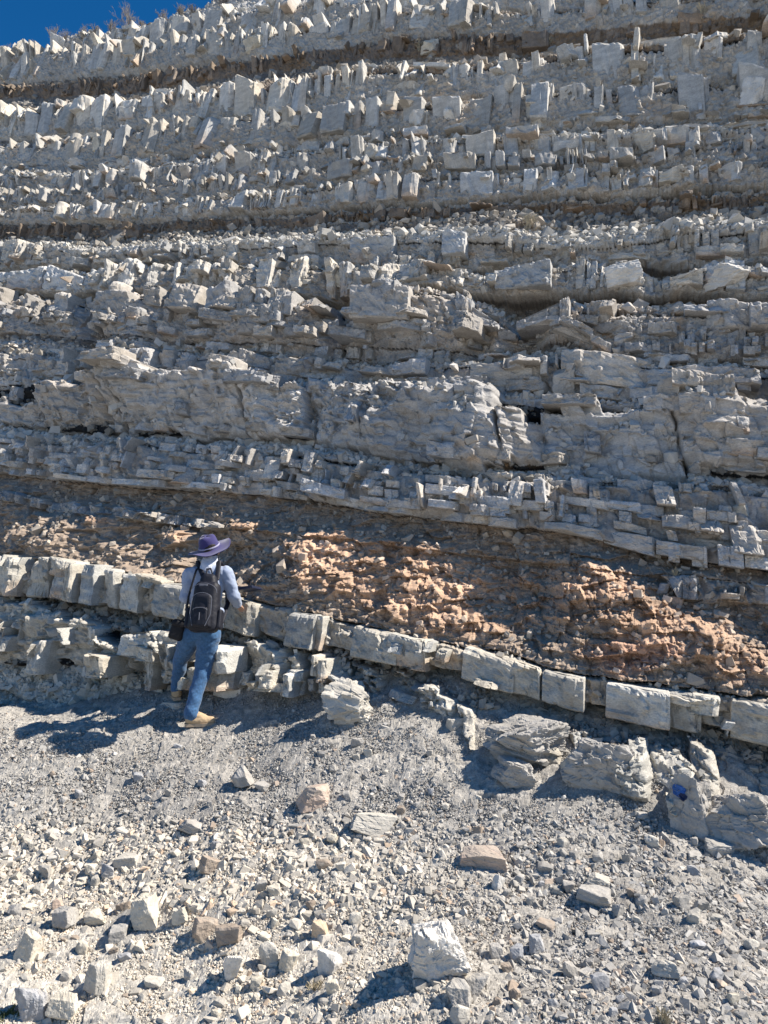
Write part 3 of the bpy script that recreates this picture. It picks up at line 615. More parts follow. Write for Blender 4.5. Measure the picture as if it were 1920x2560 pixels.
BL = [ # u, v centre, w, h in photo pixels, colour, slab?, label
 (66,2373,64,70,CREAM,0,"cream block standing at the left edge below the smaller grey cube"),
 (159,2300,52,52,GREY,0,"grey cube shaped rock casting a long pointed shadow to the left"),
 (359,2289,81,75,CREAM,0,"tall cream angular block leaning right with a deep shadow on its left"),
 (448,2295,40,45,CREAM,0,"upright pale block just right of the tall cream leaning block"),
 (509,2324,58,52,BROWN,0,"brownish rock with its near face in shade in the row of blocks"),
 (570,2347,64,52,BROWN,0,"split brown rock touching the shaded brownish one"),
 (671,2393,46,52,PALE,0,"squarish pale block right of the white stone with the orange patch"),
 (718,2408,50,46,CREAM,0,"cream chunk touching the squarish pale block"),
 (576,2425,64,68,WHITE,0,"white stone with an orange patch on its near side"),
 (244,2457,60,72,PALE,0,"pale angular block alone on bare gravel above the bottom left pair"),
 (386,2458,44,26,PALE,0,"small low stone with a dark left face alone on bare gravel"),
 (77,2521,78,76,BLUE,0,"rounded blue grey boulder in the bottom left corner"),
 (156,2526,76,72,CREAM,0,"smooth pale boulder right beside the rounded blue grey boulder"),
 (310,2395,35,26,BLUE,0,"small rounded blue grey stone left of the white stone"),
 (141,2266,28,30,PINK,0,"small pinkish block above the grey cube shaped rock"),
 (797,2331,44,38,PEACH,0,"peach coloured block standing out among grey rubble"),
 (821,2413,55,60,WHITE,0,"white lumpy rock left of the biggest pale boulder"),
 (833,2473,36,38,CREAM,0,"pale yellow stone under the white lumpy rock"),
 (519,2170,56,42,BROWN,0,"brown wedge shaped rock lying on the cream rubble"),
 (269,2183,36,34,BLUE,0,"small grey cube with a dark left face on the cream rubble"),
 (602,1950,64,52,GREY,0,"grey lump half buried in fine scree below the person's right boot"),
 (658,1963,44,32,GREY,1,"flat grey stone beside the half buried grey lump"),
 (787,1998,82,50,PINK,0,"pinkish brown rock leaning out of the scree above the pale slab"),
 (928,2062,115,48,PALE,1,"long pale slab jutting out of the scree over a dark shadow"),
 (651,2219,30,28,GREY,0,"small grey stone on the edge of the cream rubble"),
 (894,1857,30,30,GREY,0,"small dark grey cube in the fine scree under the fractured pale lump"),
 (293,2342,46,38,GREY,0,"greenish grey block below the tall cream leaning block"),
 (234,2300,50,38,CREAM,0,"cream stone between the grey cube and the tall cream block"),
 (346,2368,44,22,CREAM,1,"low oblong pale stone below the greenish grey block"),
 (318,2147,58,38,PALE,1,"flat pale stone in the middle of the cream rubble"),
 (483,2069,64,26,GREY,1,"flat grey flagstone at the top edge of the cream rubble"),
 (74,2265,34,26,CREAM,1,"thin pale stone near the left edge above the grey cube"),
 (1207,2147,113,56,PINK,1,"thick beige slab with a bright end jutting out over its long shadow"),
 (1246,2209,30,34,WHITE,0,"small white egg shaped stone just below the thick beige slab"),
 (1502,2203,72,34,PALE,1,"beige slab lying on top of a second grey slab"),
 (1492,2242,84,42,GREY,1,"grey slab with a black shadow below it under the beige slab"),
 (1086,2392,165,132,WHITE,0,"biggest pale boulder with a cracked bright top in the lower scree"),
 (1148,2493,64,56,GREY,0,"greenish grey angular block below the biggest pale boulder"),
 (1151,2542,42,40,PALE,0,"pale block at the bottom edge under the greenish grey one"),
 (1293,2387,32,34,BLUE,0,"dark blue grey pyramid shaped stone right of the biggest boulder"),
 (1343,2366,40,38,BLUE,0,"blue grey cube with a lit right face among dark rubble"),
 (1242,2383,36,32,GREY,0,"grey block between the biggest boulder and the dark pyramid shaped stone"),
 (1424,2431,40,36,GREY,0,"square grey stone in the lower right rubble"),
 (1663,2423,66,36,PALE,0,"pale oblong block lying in the lower right rubble"),
 (1294,2520,28,24,CREAM,0,"small cream stone near the bottom edge right of the biggest boulder"),
 (1410,2108,26,26,PALE,0,"small pale block above the two stacked slabs"),
 (1802,2121,88,40,GREY,1,"long grey slab at the foot of the lowest outcrop by the right edge"),
 (1606,2027,34,44,GREY,1,"dark narrow stone tilted in the scree left of the blue painted rock"),
 (1287,1942,100,64,GREY,0,"rounded flaky grey rock at the top of the right hand scree"),
 (1138,1810,44,26,PALE,0,"grey stone with a dark hollow on its left under the dipping ledge"),
 (1426,2218,34,28,GREY,0,"grey stone left of the two stacked slabs"),
 (1191,2470,58,46,GREY,0,"grey block touching the right foot of the biggest pale boulder"),
 (577,1706,80,78,WHITE,0,"bright white rock just right of the person's legs"),
 (668,1685,70,56,BLUE,0,"grey angular rock with a white corner right of the bright white rock"),
 (749,1677,88,76,PALE,0,"squared pale block right of the grey angular rock"),
 (225,1617,56,48,PALE,0,"pale block left of the person's jeans under the ledge"),
 (880,1765,140,96,PALE,0,"wide fractured pale lump at the top of the scree right of the person"),
 (1330,1862,190,96,GREY,0,"broken grey outcrop under the dipping ledge right of centre"),
 (1520,1925,180,110,GREY,0,"broad grey outcrop at the middle of the right hand scree top"),
 (1885,2066,200,120,GREY,0,"low grey outcrop at the right edge below the dipping ledge"),
 (1423,1936,46,72,PALE,0,"narrow knobbly rock at the foot of the outcrop under the dipping ledge"),
]
rb = np.random.default_rng(5)
def place(i, u, v, wp, hp, col, slab, label, group=None, cat=None, cuts=None, name=None):
    x, y, z, t = [float(q) for q in hit(np.array([float(u)]), np.array([float(v + hp * .36)]))]
    px = t / F                                            # metres per photo pixel at that distance
    sx, sz = wp * px * .56, hp * px * (.62 if not slab else .55); sy = (sx * .75 if not slab else sx * .7)
    if slab: sz = min(sz, sx * .42)
    crag = (.05 if col is WHITE else .075) if wp > 98 and not slab else 0.0
    if 'grey outcrop' in label: name = cat = 'outcrop'
    o = stone_mesh(name or ("boulder" if wp > 60 else "rock"), sx, sy, sz, 1000 + i, col, (4 if wp > 98 else 3) if wp > 50 else (2 if cuts is None else cuts), rough=.045, slab=bool(slab), craggy=crag)
    o.location = (x, y + sy * .3, z + sz * .62)
    o.rotation_euler = (rb.uniform(-.12, .12) + (.1 if slab else 0), rb.uniform(-.18, .18) + (.12 if slab else 0), rb.uniform(-.5, .5))
    tag(o, label, cat or ("boulder" if wp > 60 else "rock"), group)
    return o
for i, b in enumerate(BL): place(i, *b)
PAINTED = place(907, 1712, 1940, 112, 124, GREY, 0, "flaky grey rock with a blue paint patch low on its face")
PAINTED.location.y -= .20; PAINTED.location.z -= .13; PAINTED.location.x -= .05
# smaller loose stones
zones = [("on the cream rubble at lower left", (20, 900, 2080, 2260)), ("on bare gravel along the bottom left", (20, 900, 2380, 2550)), ("around the row of blocks at lower left", (20, 900, 2255, 2385)),
         ("in the fine scree below the person", (100, 800, 1840, 2060)), ("in the grey scree between the two jutting slabs", (800, 1250, 1880, 2180)), ("in the grey scree around the stacked slabs", (1250, 1900, 2080, 2290)), ("in the dark rubble at lower right", (1180, 1900, 2290, 2550))]
cn = [0, 0, 0, 0, 0, 0, 0]; counts = [44, 26, 34, 20, 22, 34, 48]
tones = [("cream", CREAM), ("pale grey", PALE), ("grey", GREY), ("blue grey", BLUE), ("brownish", BROWN)]
done = [(b[0], b[1], b[2]) for b in BL]
idn = 2000
for zi, (zn, (u0, u1, v0, v1)) in enumerate(zones):
    while cn[zi] < counts[zi]:
        u_ = rb.uniform(u0, u1); v_ = rb.uniform(v0, v1)
        s_ = float(np.clip(math.exp(rb.normal(math.log(24 if zi not in (3, 4) else 18), .3)), 14, 42))
        if any(abs(u_ - a) < (c + s_) * .45 and abs(v_ - b) < (c + s_) * .45 for a, b, c in done) or not screezone(np.array([u_]), np.array([v_ - 30]))[0]: 
            cn[zi] += 1 if rb.random() < .1 else 0; continue
        p_ = [.4, .3, .15, .05, .1] if zi < 3 else ([.02, .2, .55, .15, .08] if zi < 6 else [.1, .2, .35, .25, .1])
        ti = int(rb.choice(5, p=p_)); sl = int(rb.random() < .4)
        lab = f"small {tones[ti][0]} {'flat' if sl else 'angular'} stone lying loose {zn}"
        place(idn, u_, v_, s_, s_ * (.5 if sl else .85), tuple(np.array(tones[ti][1]) * rb.uniform(.8, 1.1)), sl, lab, group=f"{tones[ti][0]} {'flat' if sl else 'angular'} stones {zn}", cat="stone", cuts=1, name="stone")
        done.append((u_, v_, s_)); cn[zi] += 1; idn += 1

# blocks standing proud of the cliff
def proj(P):
    d = P - EYE; c, s_ = math.cos(PITCH), math.sin(PITCH)
    f_ = d[..., 1] * c + d[..., 2] * s_; up = -d[..., 1] * s_ + d[..., 2] * c
    return 960 + F * d[..., 0] / f_, 1280 - F * up / f_, f_
pu, pv, pf = proj(CO)
def on_cliff(u, v):
    m = (np.abs(pu - u) < 6) & (np.abs(pv - v) < 6)
    if not m.any(): m = (np.abs(pu - u) < 25) & (np.abs(pv - v) < 25)
    k = np.argmin(np.where(m, pf, 1e9)); return CO.reshape(-1, 3)[k], pf.ravel()[k]
CB = [(143,112,52,54,WHITE,"white upright block on the skyline at the left"),(194,122,42,30,PALE,"low pale block on the skyline right of the white one"),
 (241,359,34,46,CREAM,"cream block facing the sun at the left of the square block bed"),(1119,280,40,58,WHITE,"bright block leaning right in the bed of square blocks"),
 (1325,262,34,84,PALE,"tall upright block with a rusty foot"),(1352,258,30,80,WHITE,"bright slim block beside the tall upright block with a rusty foot"),(1032,298,44,50,WHITE,"rounded bright block left of the bright leaning one"),
 (1671,442,62,44,PALE,"pale pair of split blocks lying on a narrow ledge at the right"),(1618,358,72,46,PALE,"pale wedge pointing right on the upper right ledges"),
 (1550,687,104,62,WHITE,"pale scalloped block at the end of a ledge right of centre"),(1815,688,110,62,WHITE,"big bright block near the right edge at mid height"),
 (833,700,56,66,CREAM,"bright block with an orange foot at the centre of a ledge"),(638,106,52,44,CREAM,"cream square block just under the skyline"),
 (1072,114,46,42,CREAM,"cream rounded block on the thin upper ledge"),(1665,973,80,58,GREY,"half round grey boulder standing out of the grey wall at the right"),
 (1400,950,74,72,GREY,"grey squared block with a lit right face above the shaded wall"),(1880,232,56,84,WHITE,"large bright cornered block in the bed of square blocks at the upper right edge"),
 (935,385,60,40,PALE,"pale rounded block above the middle of the narrow beds"),(640,935,34,36,WHITE,"small white block on the thin ledge above the massive wall"),(930,770,30,50,WHITE,"white pillar shaped stone at the foot of the debris chute"),
 (1850,1270,44,40,PALE,"pale block in the layered bed at the right edge"),(1650,1465,34,30,BLUE,"small blue grey stone in the orange clay at the right"),(1690,1505,32,36,PINK,"small pinkish stone in the hollow of the clay layer")]
for i, (u_, v_, w_, h_, c_, lab) in enumerate(CB):
    p, dd = on_cliff(u_, v_); px = dd / F
    o = stone_mesh("rock_block", w_ * px * .5, w_ * px * .45, h_ * px * .52, 3000 + i, c_, 3, rough=.06)
    o.location = (p[0] + .02, p[1] + .01, p[2]); o.rotation_euler = (rb.uniform(-.1, .1), rb.uniform(-.12, .2), rb.uniform(-.9, -.2))
    tag(o, lab, "rock")

# blue ring painted on the flaky rock
from mathutils.bvhtree import BVHTree
def simple_mat(name, col, rough=.8, noise=0.0, scale=60, bump=0.0, sheen=0.0):
    m = bpy.data.materials.new(name); m.use_nodes = True; n = m.node_tree; b = n.nodes['Principled BSDF']
    b.inputs['Base Color'].default_value = (*col, 1); b.inputs['Roughness'].default_value = rough
    b.inputs['Specular IOR Level'].default_value = .3; b.inputs['Sheen Weight'].default_value = sheen
    tc = n.nodes.new("ShaderNodeTexCoord"); nz = n.nodes.new("ShaderNodeTexNoise"); nz.inputs['Scale'].default_value = scale; nz.inputs['Detail'].default_value = 5
    n.links.new(tc.outputs['Object'], nz.inputs[0])
    mr = n.nodes.new("ShaderNodeMapRange"); mr.inputs[1].default_value = .3; mr.inputs[2].default_value = .7; mr.inputs[3].default_value = 1 - noise; mr.inputs[4].default_value = 1 + noise
    n.links.new(nz.outputs[0], mr.inputs[0])
    vm = n.nodes.new("ShaderNodeVectorMath"); vm.operation = 'SCALE'; vm.inputs[0].default_value = col
    n.links.new(mr.outputs[0], vm.inputs['Scale']); n.links.new(vm.outputs[0], b.inputs['Base Color'])
    if bump:
        bp = n.nodes.new("ShaderNodeBump"); bp.inputs['Strength'].default_value = bump; bp.inputs['Distance'].default_value = .01
        n.links.new(nz.outputs[0], bp.inputs['Height']); n.links.new(bp.outputs[0], b.inputs['Normal'])
    return m
M_PAINT = simple_mat("blue_paint", (.03, .11, .34), .5, .3, 30)
M_DBLOT = simple_mat("navy_patch", (.012, .02, .06), .6, .3, 30)
def mark_on(o, zx0, zy0, r0, r1, mat, name, asp=1.0, lift=.003):
    """a thin ring or round patch laid on the near side of a rock, 2 mm proud of it"""
    me = o.data; M = o.rotation_euler.to_matrix(); L = Vector(o.location)
    bv = BVHTree.FromPolygons([M @ v.co + L for v in me.vertices], [tuple(p.vertices) for p in me.polygons])
    dx, dy, dz = ray(zx0, zy0); c0 = Vector((float(dx / dy) * L.y, L.y - 1.5, 1.6 + float(dz / dy) * L.y))
    V = []; n = 40; rings = 8
    for j in range(rings + 1):
        for k in range(n):
            a = 2 * PI_ * k / n; q = r0 + (r1 - r0) * j / rings; q *= 1 + .12 * math.sin(3 * a + 1) + .07 * math.sin(7 * a)
            h = bv.ray_cast(c0 + Vector((math.cos(a) * q, 0, math.sin(a) * q * asp)), Vector((0, 1, 0)))
            V.append((h[0] + Vector((0, -lift, .001))) if h[0] else None)
    Fc = []
    for j in range(rings):
        for k in range(n):
            q = [j * n + k, j * n + (k + 1) % n, (j + 1) * n + (k + 1) % n, (j + 1) * n + k]
            ys = [V[i_].y for i_ in q if V[i_]]
            if len(ys) == 4 and max(ys) - min(ys) < .05: Fc.append(q)
    Mi = M.inverted()
    co = np.array([(Mi @ (v - L)) if v else (0, 0, 0) for v in V])
    if Fc:
        Fc = np.array(Fc); uq, inv = np.unique(Fc, return_inverse=True); co = co[uq]; Fc = inv.reshape(-1, 4)
        p = raw_mesh(name, co, Fc, mat); p.parent = o
        return p
mark_on(PAINTED, 1690, 1972, .004, .036, M_PAINT, "paint_ring")
mark_on(PAINTED, 1697, 1986, .002, .022, M_DBLOT, "dark_blot", lift=.007)  # dark navy patch over the lower right of the ring

# ------------------------------------------------------------------ bare shrubs on the skyline, dry weeds
M_TWIG = simple_mat("twig_bark", (.22, .20, .18), .9, .2); M_DRY = simple_mat("dry_stem", (.42, .36, .25), .9, .3); M_GRN = simple_mat("weed_leaf", (.10, .12, .05), .8, .3); M_RED = simple_mat("rusty_weed", (.28, .14, .10), .9, .3)
def tube_set(name, segs, mat, parent=None):
    V = []; Fc = []
    for (a, b, ra, rb_) in segs:
        a = Vector(a); b = Vector(b); d = (b - a).normalized(); s1 = d.orthogonal().normalized(); s2 = d.cross(s1); k0 = len(V)
        for (p, r_) in ((a, ra), (b, rb_)):
            for k in range(3):
                an = 2 * PI_ * k / 3; V.append(p + (s1 * math.cos(an) + s2 * math.sin(an)) * r_)
        for k in range(3): Fc.append((k0 + k, k0 + (k + 1) % 3, k0 + 3 + (k + 1) % 3, k0 + 3 + k))
    o = raw_mesh(name, np.array([tuple(v) for v in V]), np.array(Fc), mat)
    if parent: o.parent = parent
    return o
def shrub(pos, h, wd, seed, label, mat, name="bare_shrub", cat="shrub", n0=9, depth=4, r0=.008, group=None):
    r = random.Random(seed); root = empty(name, pos); tag(root, label, cat, group); st = []; tw = []
    def grow(p, d, L, rad, k):
        e_ = p + d * L; (st if k == 0 else tw).append((p, e_, rad, rad * .6))
        if k >= depth: return
        for q in range(r.choice([2, 3, 3])):
            nd = (d + Vector((r.uniform(-1, 1), r.uniform(-1, 1), r.uniform(-.3, .8))) * .6).normalized()
            grow(p + d * L * r.uniform(.55, 1), nd, L * r.uniform(.5, .8), max(rad * .6, .0022), k + 1)
    for q in range(n0):
        a = r.uniform(0, 2 * PI_); sp = r.uniform(.1, 1) * wd / h
        grow(Vector((0, 0, -.04)), Vector((math.cos(a) * sp, math.sin(a) * sp, 1)).normalized(), h * r.uniform(.3, .5), r0, 0)
    tube_set("stem", st, mat, root); tube_set("twigs", tw, mat, root)
    return root
SH = [(270,85,.3,.25,"short bare shrub left of the largest one on the skyline"),(405,62,.3,.3,"low tangled shrub midway along the skyline"),(440,50,.35,.2,"spindly shrub beside the low tangled one"),(15,140,.3,.2,"small spindly shrub at the very left edge of the skyline"),(312,75,.55,.5,"largest bare twiggy shrub on the skyline left of centre"),(122,112,.42,.3,"upright bare shrub beside the white skyline block"),(152,112,.34,.12,"thin bare shrub right above the white skyline block"),
      (198,108,.40,.2,"bare shrub behind the low pale skyline block"),(38,136,.22,.35,"low grey shrub at the far left end of the skyline"),(70,132,.28,.3,"low bushy shrub left of the white skyline block"),
      (232,92,.3,.3,"small bare shrub between the low pale block and the largest shrub"),(350,72,.22,.3,"small twiggy shrub just right of the largest one"),(545,14,.5,.7,"dense dark shrub where the skyline leaves the picture"),(478,40,.25,.3,"small bare shrub left of the dense dark one"),(615,-4,.45,.6,"dark bushy shrub at the very top edge")]
for i, (u_, v_, h_, w_, lab) in enumerate(SH):
    p, dd = on_cliff(u_, v_ + 4)
    shrub(tuple(p + np.array([0, .12, .22])), h_ * 1.35, w_, 50 + i, lab, M_TWIG, n0=14 if i != 12 else 26, r0=.011)
for i, (u_, v_, h_, w_, lab, mt_) in enumerate([(245,2262,.05,.09,"small green weed growing in the cream rubble",M_GRN),(830,2140,.05,.08,"reddish dry weed on the grey scree",M_RED),(18,2545,.10,.12,"green weed at the bottom left corner",M_GRN),(1662,2560,.1,.08,"dry grass at the bottom edge",M_DRY),(790,2470,.10,.10,"thin dry weed on bare gravel right of the pale yellow stone",M_DRY)]):
    x_, y_, z_, t_ = [float(q) for q in hit(np.array([u_ + 0.]), np.array([v_ + 0.]))]
    shrub((x_, y_, z_), h_, w_, 80 + i, lab, mt_, "dry_weed", "weed", 14, 3, .0016)
for i, (u_, v_, h_, w_, lab) in enumerate([(950,625,.3,.15,"pale dry plant clinging to the ledge above centre"),(1312,575,.35,.2,"dry plant on the pinkish debris mound"),(1052,120,.3,.2,"dry twiggy plant on the upper ledge near the cream rounded block"),(1362,112,.25,.2,"dry plant on the upper right ledge"),(1750,45,.3,.2,"dry plant on the top right ledge"),(1690,1440,.14,.06,"thin dry stalk standing on the small ledge in the clay")]):
    p, dd = on_cliff(u_, v_); shrub(tuple(p), h_, w_, 90 + i, lab, M_DRY, "dry_plant", "plant", 7, 3, .004)

# ------------------------------------------------------------------ the person
def P3(zx, zy, y):                       # a point of the figure, measured on an enlargement of the photograph
    return Vector(at_depth(380 + zx / 3.815, 1280 + zy / 3.815, y))
def add_capsule(bm, a, b, ra, rb_, fl=1.0, fdir=None, seg=18):
    """a tapered rounded limb from a to b; fl flattens it along fdir"""
    a = Vector(a); b = Vector(b); d = b - a; L = d.length; d = d.normalized() if L > 1e-6 else Vector((0, 0, 1)); L = max(L, 1e-4)
    x = (Vector(fdir) if fdir else d.orthogonal()); x = (x - d * x.dot(d)).normalized(); yv = d.cross(x); rings = []
    prof = [(-math.cos(t) * ra, math.sin(t) * ra) for t in np.linspace(0.02, PI_ / 2, 6)] + [(L * k / 5, ra + (rb_ - ra) * k / 5) for k in range(1, 5)] + [(L + math.sin(t) * rb_, math.cos(t) * rb_) for t in np.linspace(0, PI_ / 2 - .02, 6)]
    for (h, r_) in prof:
        rings.append([bm.verts.new(a + d * h + x * (math.cos(2 * PI_ * k / seg) * r_ * fl) + yv * (math.sin(2 * PI_ * k / seg) * r_)) for k in range(seg)])
    for r0_, r1_ in zip(rings, rings[1:]):
        for k in range(seg): bm.faces.new((r0_[k], r0_[(k + 1) % seg], r1_[(k + 1) % seg], r1_[k]))
    bm.faces.new(rings[0][::-1]); bm.faces.new(rings[-1])
def add_rbox(bm, M, sx, sy, sz, r_=.02, taper=1.0):
    """a rounded box in the frame M, its top narrower by taper"""
    k0 = bmesh.ops.create_cube(bm, size=1.0)['verts']
    for v in k0:
        f = taper if v.co.z > 0 else 1.0; v.co = Vector((v.co.x * sx * f, v.co.y * sy * f, v.co.z * sz))
    es = list({e_ for v in k0 for e_ in v.link_edges})
    out_ = bmesh.ops.bevel(bm, geom=es, offset=r_, segments=4, affect='EDGES', profile=.5)
    vs = {v for f in out_['faces'] for v in f.verts} | {v for v in k0 if v.is_valid}
    for v in vs: v.co = M @ v.co
def remesh(name, bm, vox, mat, parent, smooth=3, wr=None, col=None):
    bm.normal_update(); bmesh.ops.recalc_face_normals(bm, faces=bm.faces)
    me = bpy.data.meshes.new(name); bm.to_mesh(me); bm.free(); o = bpy.data.objects.new(name, me); C.objects.link(o)
    m = o.modifiers.new("r", 'REMESH'); m.mode = 'VOXEL'; m.voxel_size = vox; m.use_smooth_shade = True
    if smooth: k = o.modifiers.new("s", 'SMOOTH'); k.factor = .5; k.iterations = smooth
    dg = bpy.context.evaluated_depsgraph_get(); dg.update(); ne = bpy.data.meshes.new_from_object(o.evaluated_get(dg))
    o.modifiers.clear(); o.data = ne; ne.name = name; bpy.data.meshes.remove(me)
    if wr:
        n = len(ne.vertices); co = np.zeros(n * 3); ne.vertices.foreach_get("co", co); co = co.reshape(-1, 3)
        no = np.zeros(n * 3); ne.vertex_normals.foreach_get("vector", no); no = no.reshape(-1, 3)
        co = co + no * wr(co)[:, None]; ne.vertices.foreach_set("co", co.ravel()); ne.update()
    ne.materials.clear(); ne.materials.append(mat)
    for p in ne.polygons: p.use_smooth = True
    o.parent = parent; o.location = -Vector(parent.location) if parent else (0, 0, 0)
    return o
M_SKIN = simple_mat("skin", (.42, .25, .17), .55, .06, 40); M_SHIRT = simple_mat("shirt_cloth", (.29, .34, .45), .85, .08, 60, .1, .2)
M_JEAN = simple_mat("denim", (.040, .105, .215), .9, .25, 55, .25, .2); M_HAT = simple_mat("purple_cloth", (.032, .027, .12), .85, .1, 50, .1, .3)
M_BAND = simple_mat("hat_cord", (.30, .29, .40), .8); M_BOOT = simple_mat("tan_suede", (.46, .33, .20), .85, .12, 60, .2); M_SOLE = simple_mat("boot_sole", (.36, .28, .20), .8, .1)
M_PACK = simple_mat("black_nylon", (.012, .013, .02), .6, .2, 80, .2); M_TRIM = simple_mat("grey_piping", (.12, .125, .15), .6); M_HAIR = simple_mat("dark_hair", (.015, .011, .009), .6, .2, 90, .3)
M_SCARF = simple_mat("pale_collar", (.50, .53, .62), .85, .1, 60, .15); M_EYE = simple_mat("eye", (.5, .5, .5), .3); M_BAG = simple_mat("black_bag_cloth", (.012, .012, .015), .7, .2, 60, .2)
M_BOARD = simple_mat("navy_board", (.02, .025, .05), .4); M_PAPER = simple_mat("label_patch", (.10, .11, .14), .6)

g0_ = [float(q) for q in hit(np.array([493.]), np.array([1815.]))]; YR = g0_[1]
g1_ = [float(q) for q in hit(np.array([447.]), np.array([1750.]))]; YL = min(g1_[1], YR + .45)
dy0 = YR - 6.75
def Q(zx, zy, y): return P3(zx, zy, y + dy0)
person = empty("person", (float(Q(430, 2035, 6.75).x), YR, float(Q(430, 2035, 6.75).z)))
tag(person, "person seen from behind in wide purple hat, pale shirt and jeans stepping up the scree", "person")
yl = YL - dy0
hipR, kneeR, ankR = Q(545, 1170, 6.80), Q(490, 1490, 6.86), Q(375, 1895, 6.72)
hipL, kneeL, ankL = Q(375, 1180, 6.84), Q(275, 1400, 7.02), Q(240, 1650, yl - .02)
shR, elR, wrR = Q(705, 585, 6.84), Q(775, 790, 6.86), Q(815, 880, 7.04)
shL, elL, wrL = Q(355, 590, 6.84), Q(322, 810, 6.84), Q(470, 860, 7.08)
chest, waist, pelvis = Q(535, 690, 6.84), Q(500, 950, 6.82), Q(465, 1130, 6.82)
neck0, neck1, headc = Q(545, 545, 6.85), Q(550, 450, 6.88), Q(555, 365, 6.90)
def hand(bm, wr, d, palm_n, side, curl=.5):
    """a palm, four curled fingers of different lengths and a thumb leaving the side of the palm"""
    d = d.normalized(); s_ = palm_n.cross(d).normalized() * side; pn = palm_n.normalized()
    add_capsule(bm, wr, wr + d * .055, .025, .030, .55, pn); 
    for k, (o_, L) in enumerate([(-.027, .060), (-.009, .070), (.009, .066), (.026, .052)]):
        b0 = wr + d * .075 + s_ * o_; d1 = (d + pn * curl * .5).normalized(); d2 = (d + pn * curl * 1.6).normalized(); d3 = (d * .5 + pn * curl * 2.4).normalized()
        b1 = b0 + d1 * L * .45; b2 = b1 + d2 * L * .33; b3 = b2 + d3 * L * .28
        add_capsule(bm, wr + d * .045 + s_ * o_ * .8, b0, .0105, .0098, seg=10); add_capsule(bm, b0, b1, .0095, .009, seg=10); add_capsule(bm, b1, b2, .0088, .0082, seg=10); add_capsule(bm, b2, b3, .008, .007, seg=10)
    t0 = wr + d * .02 - s_ * .026; t1 = t0 + (d * .6 - s_ * .8).normalized() * .036; t2 = t1 + (d * .9 - s_ * .2 + pn * .5).normalized() * .032
    add_capsule(bm, t0, t1, .0125, .0108, seg=10); add_capsule(bm, t1, t2, .0105, .0085, seg=10)
bm = bmesh.new()
add_capsule(bm, pelvis, waist, .115, .105, .75, (0, 1, 0)); add_capsule(bm, waist, chest, .105, .135, .72, (0, 1, 0)); add_capsule(bm, shL + Vector((.05, 0, 0)), shR - Vector((.05, 0, 0)), .06, .06)
add_capsule(bm, neck0 - Vector((0, 0, .03)), neck1 + Vector((0, 0, .02)), .062, .055)
add_capsule(bm, headc + Vector((0, -.012, .025)), headc + Vector((0, .01, -.01)), .088, .078, .86, (1, 0, 0)); add_capsule(bm, headc + Vector((0, .045, -.04)), headc + Vector((0, .062, -.085)), .055, .036, .95, (1, 0, 0))
add_capsule(bm, headc + Vector((0, .094, .0)), headc + Vector((0, .116, -.035)), .009, .014)                         # nose
add_capsule(bm, headc + Vector((-.018, .10, -.066)), headc + Vector((.018, .10, -.066)), .008, .008)                  # mouth
for sx in (-1, 1): add_capsule(bm, headc + Vector((sx * .080, -.002, -.03)), headc + Vector((sx * .086, -.008, .012)), .012, .017, .6, (1, 0, 0))   # ears
for (a, b_, c_, ra, rm, rc) in ((hipR, kneeR, ankR, .082, .055, .038), (hipL, kneeL, ankL, .082, .055, .038), (shR, elR, wrR, .046, .038, .026), (shL, elL, wrL, .046, .038, .026)):
    add_capsule(bm, a, b_, ra, rm); add_capsule(bm, b_, c_, rm, rc)
hand(bm, wrR, Vector((.25, .9, -.25)), Vector((-.6, -.2, -.75)), 1, .6); hand(bm, wrL, Vector((.55, .8, .15)), Vector((.1, .3, 1.0)), -1, .35)
body = remesh("body", bm, .0045, M_SKIN, person, 2)
bm = bmesh.new()
for sx in (-1, 1): add_capsule(bm, headc + Vector((sx * .031, .088, .0)), headc + Vector((sx * .031, .0885, .0)), .011, .011, seg=12)
o = remesh("eyes", bm, .003, M_EYE, person, 0); o['label'] = "pair of eyes under the hat"
bm = bmesh.new(); add_capsule(bm, headc + Vector((0, -.022, .03)), headc + Vector((0, -.028, -.02)), .092, .084, .9, (1, 0, 0)); remesh("hair", bm, .006, M_HAIR, person, 1)
# shirt
def wr_shirt(co):
    return .013 * fbm(co[:, 0] * 9 + co[:, 2] * 4, co[:, 2] * 7 - co[:, 1] * 6, 901, 3) + .011 * np.abs(fbm(co[:, 0] * 22 + co[:, 2] * 14, co[:, 2] * 18 - co[:, 0] * 8, 903, 2))
bm = bmesh.new()
add_capsule(bm, Q(475, 1085, 6.82), waist, .132, .125, .78, (0, 1, 0)); add_capsule(bm, waist, chest, .125, .152, .74, (0, 1, 0)); add_capsule(bm, chest, Q(540, 590, 6.84), .150, .115, .70, (0, 1, 0))
add_capsule(bm, shL + Vector((.045, 0, -.005)), shR - Vector((.045, 0, .005)), .072, .072); add_capsule(bm, neck0 + Vector((0, 0, -.03)), neck0 + Vector((0, 0, .01)), .085, .070)
add_capsule(bm, shR, elR, .066, .055); add_capsule(bm, elR, elR.lerp(wrR, .92), .062, .044); add_capsule(bm, shL, elL, .062, .052); add_capsule(bm, elL, elL.lerp(wrL, .9), .056, .044)
add_capsule(bm, Q(640, 960, 6.80), Q(620, 1070, 6.80), .05, .055)
remesh("shirt", bm, .008, M_SHIRT, person, 3, wr_shirt)
bm = bmesh.new(); add_capsule(bm, neck0 + Vector((-.01, -.02, .0)), neck1 + Vector((.012, -.015, -.005)), .082, .068)
remesh("collar", bm, .006, M_SCARF, person, 2, lambda co: .012 * fbm(co[:, 0] * 30 + co[:, 2] * 20, co[:, 2] * 25, 905, 2))
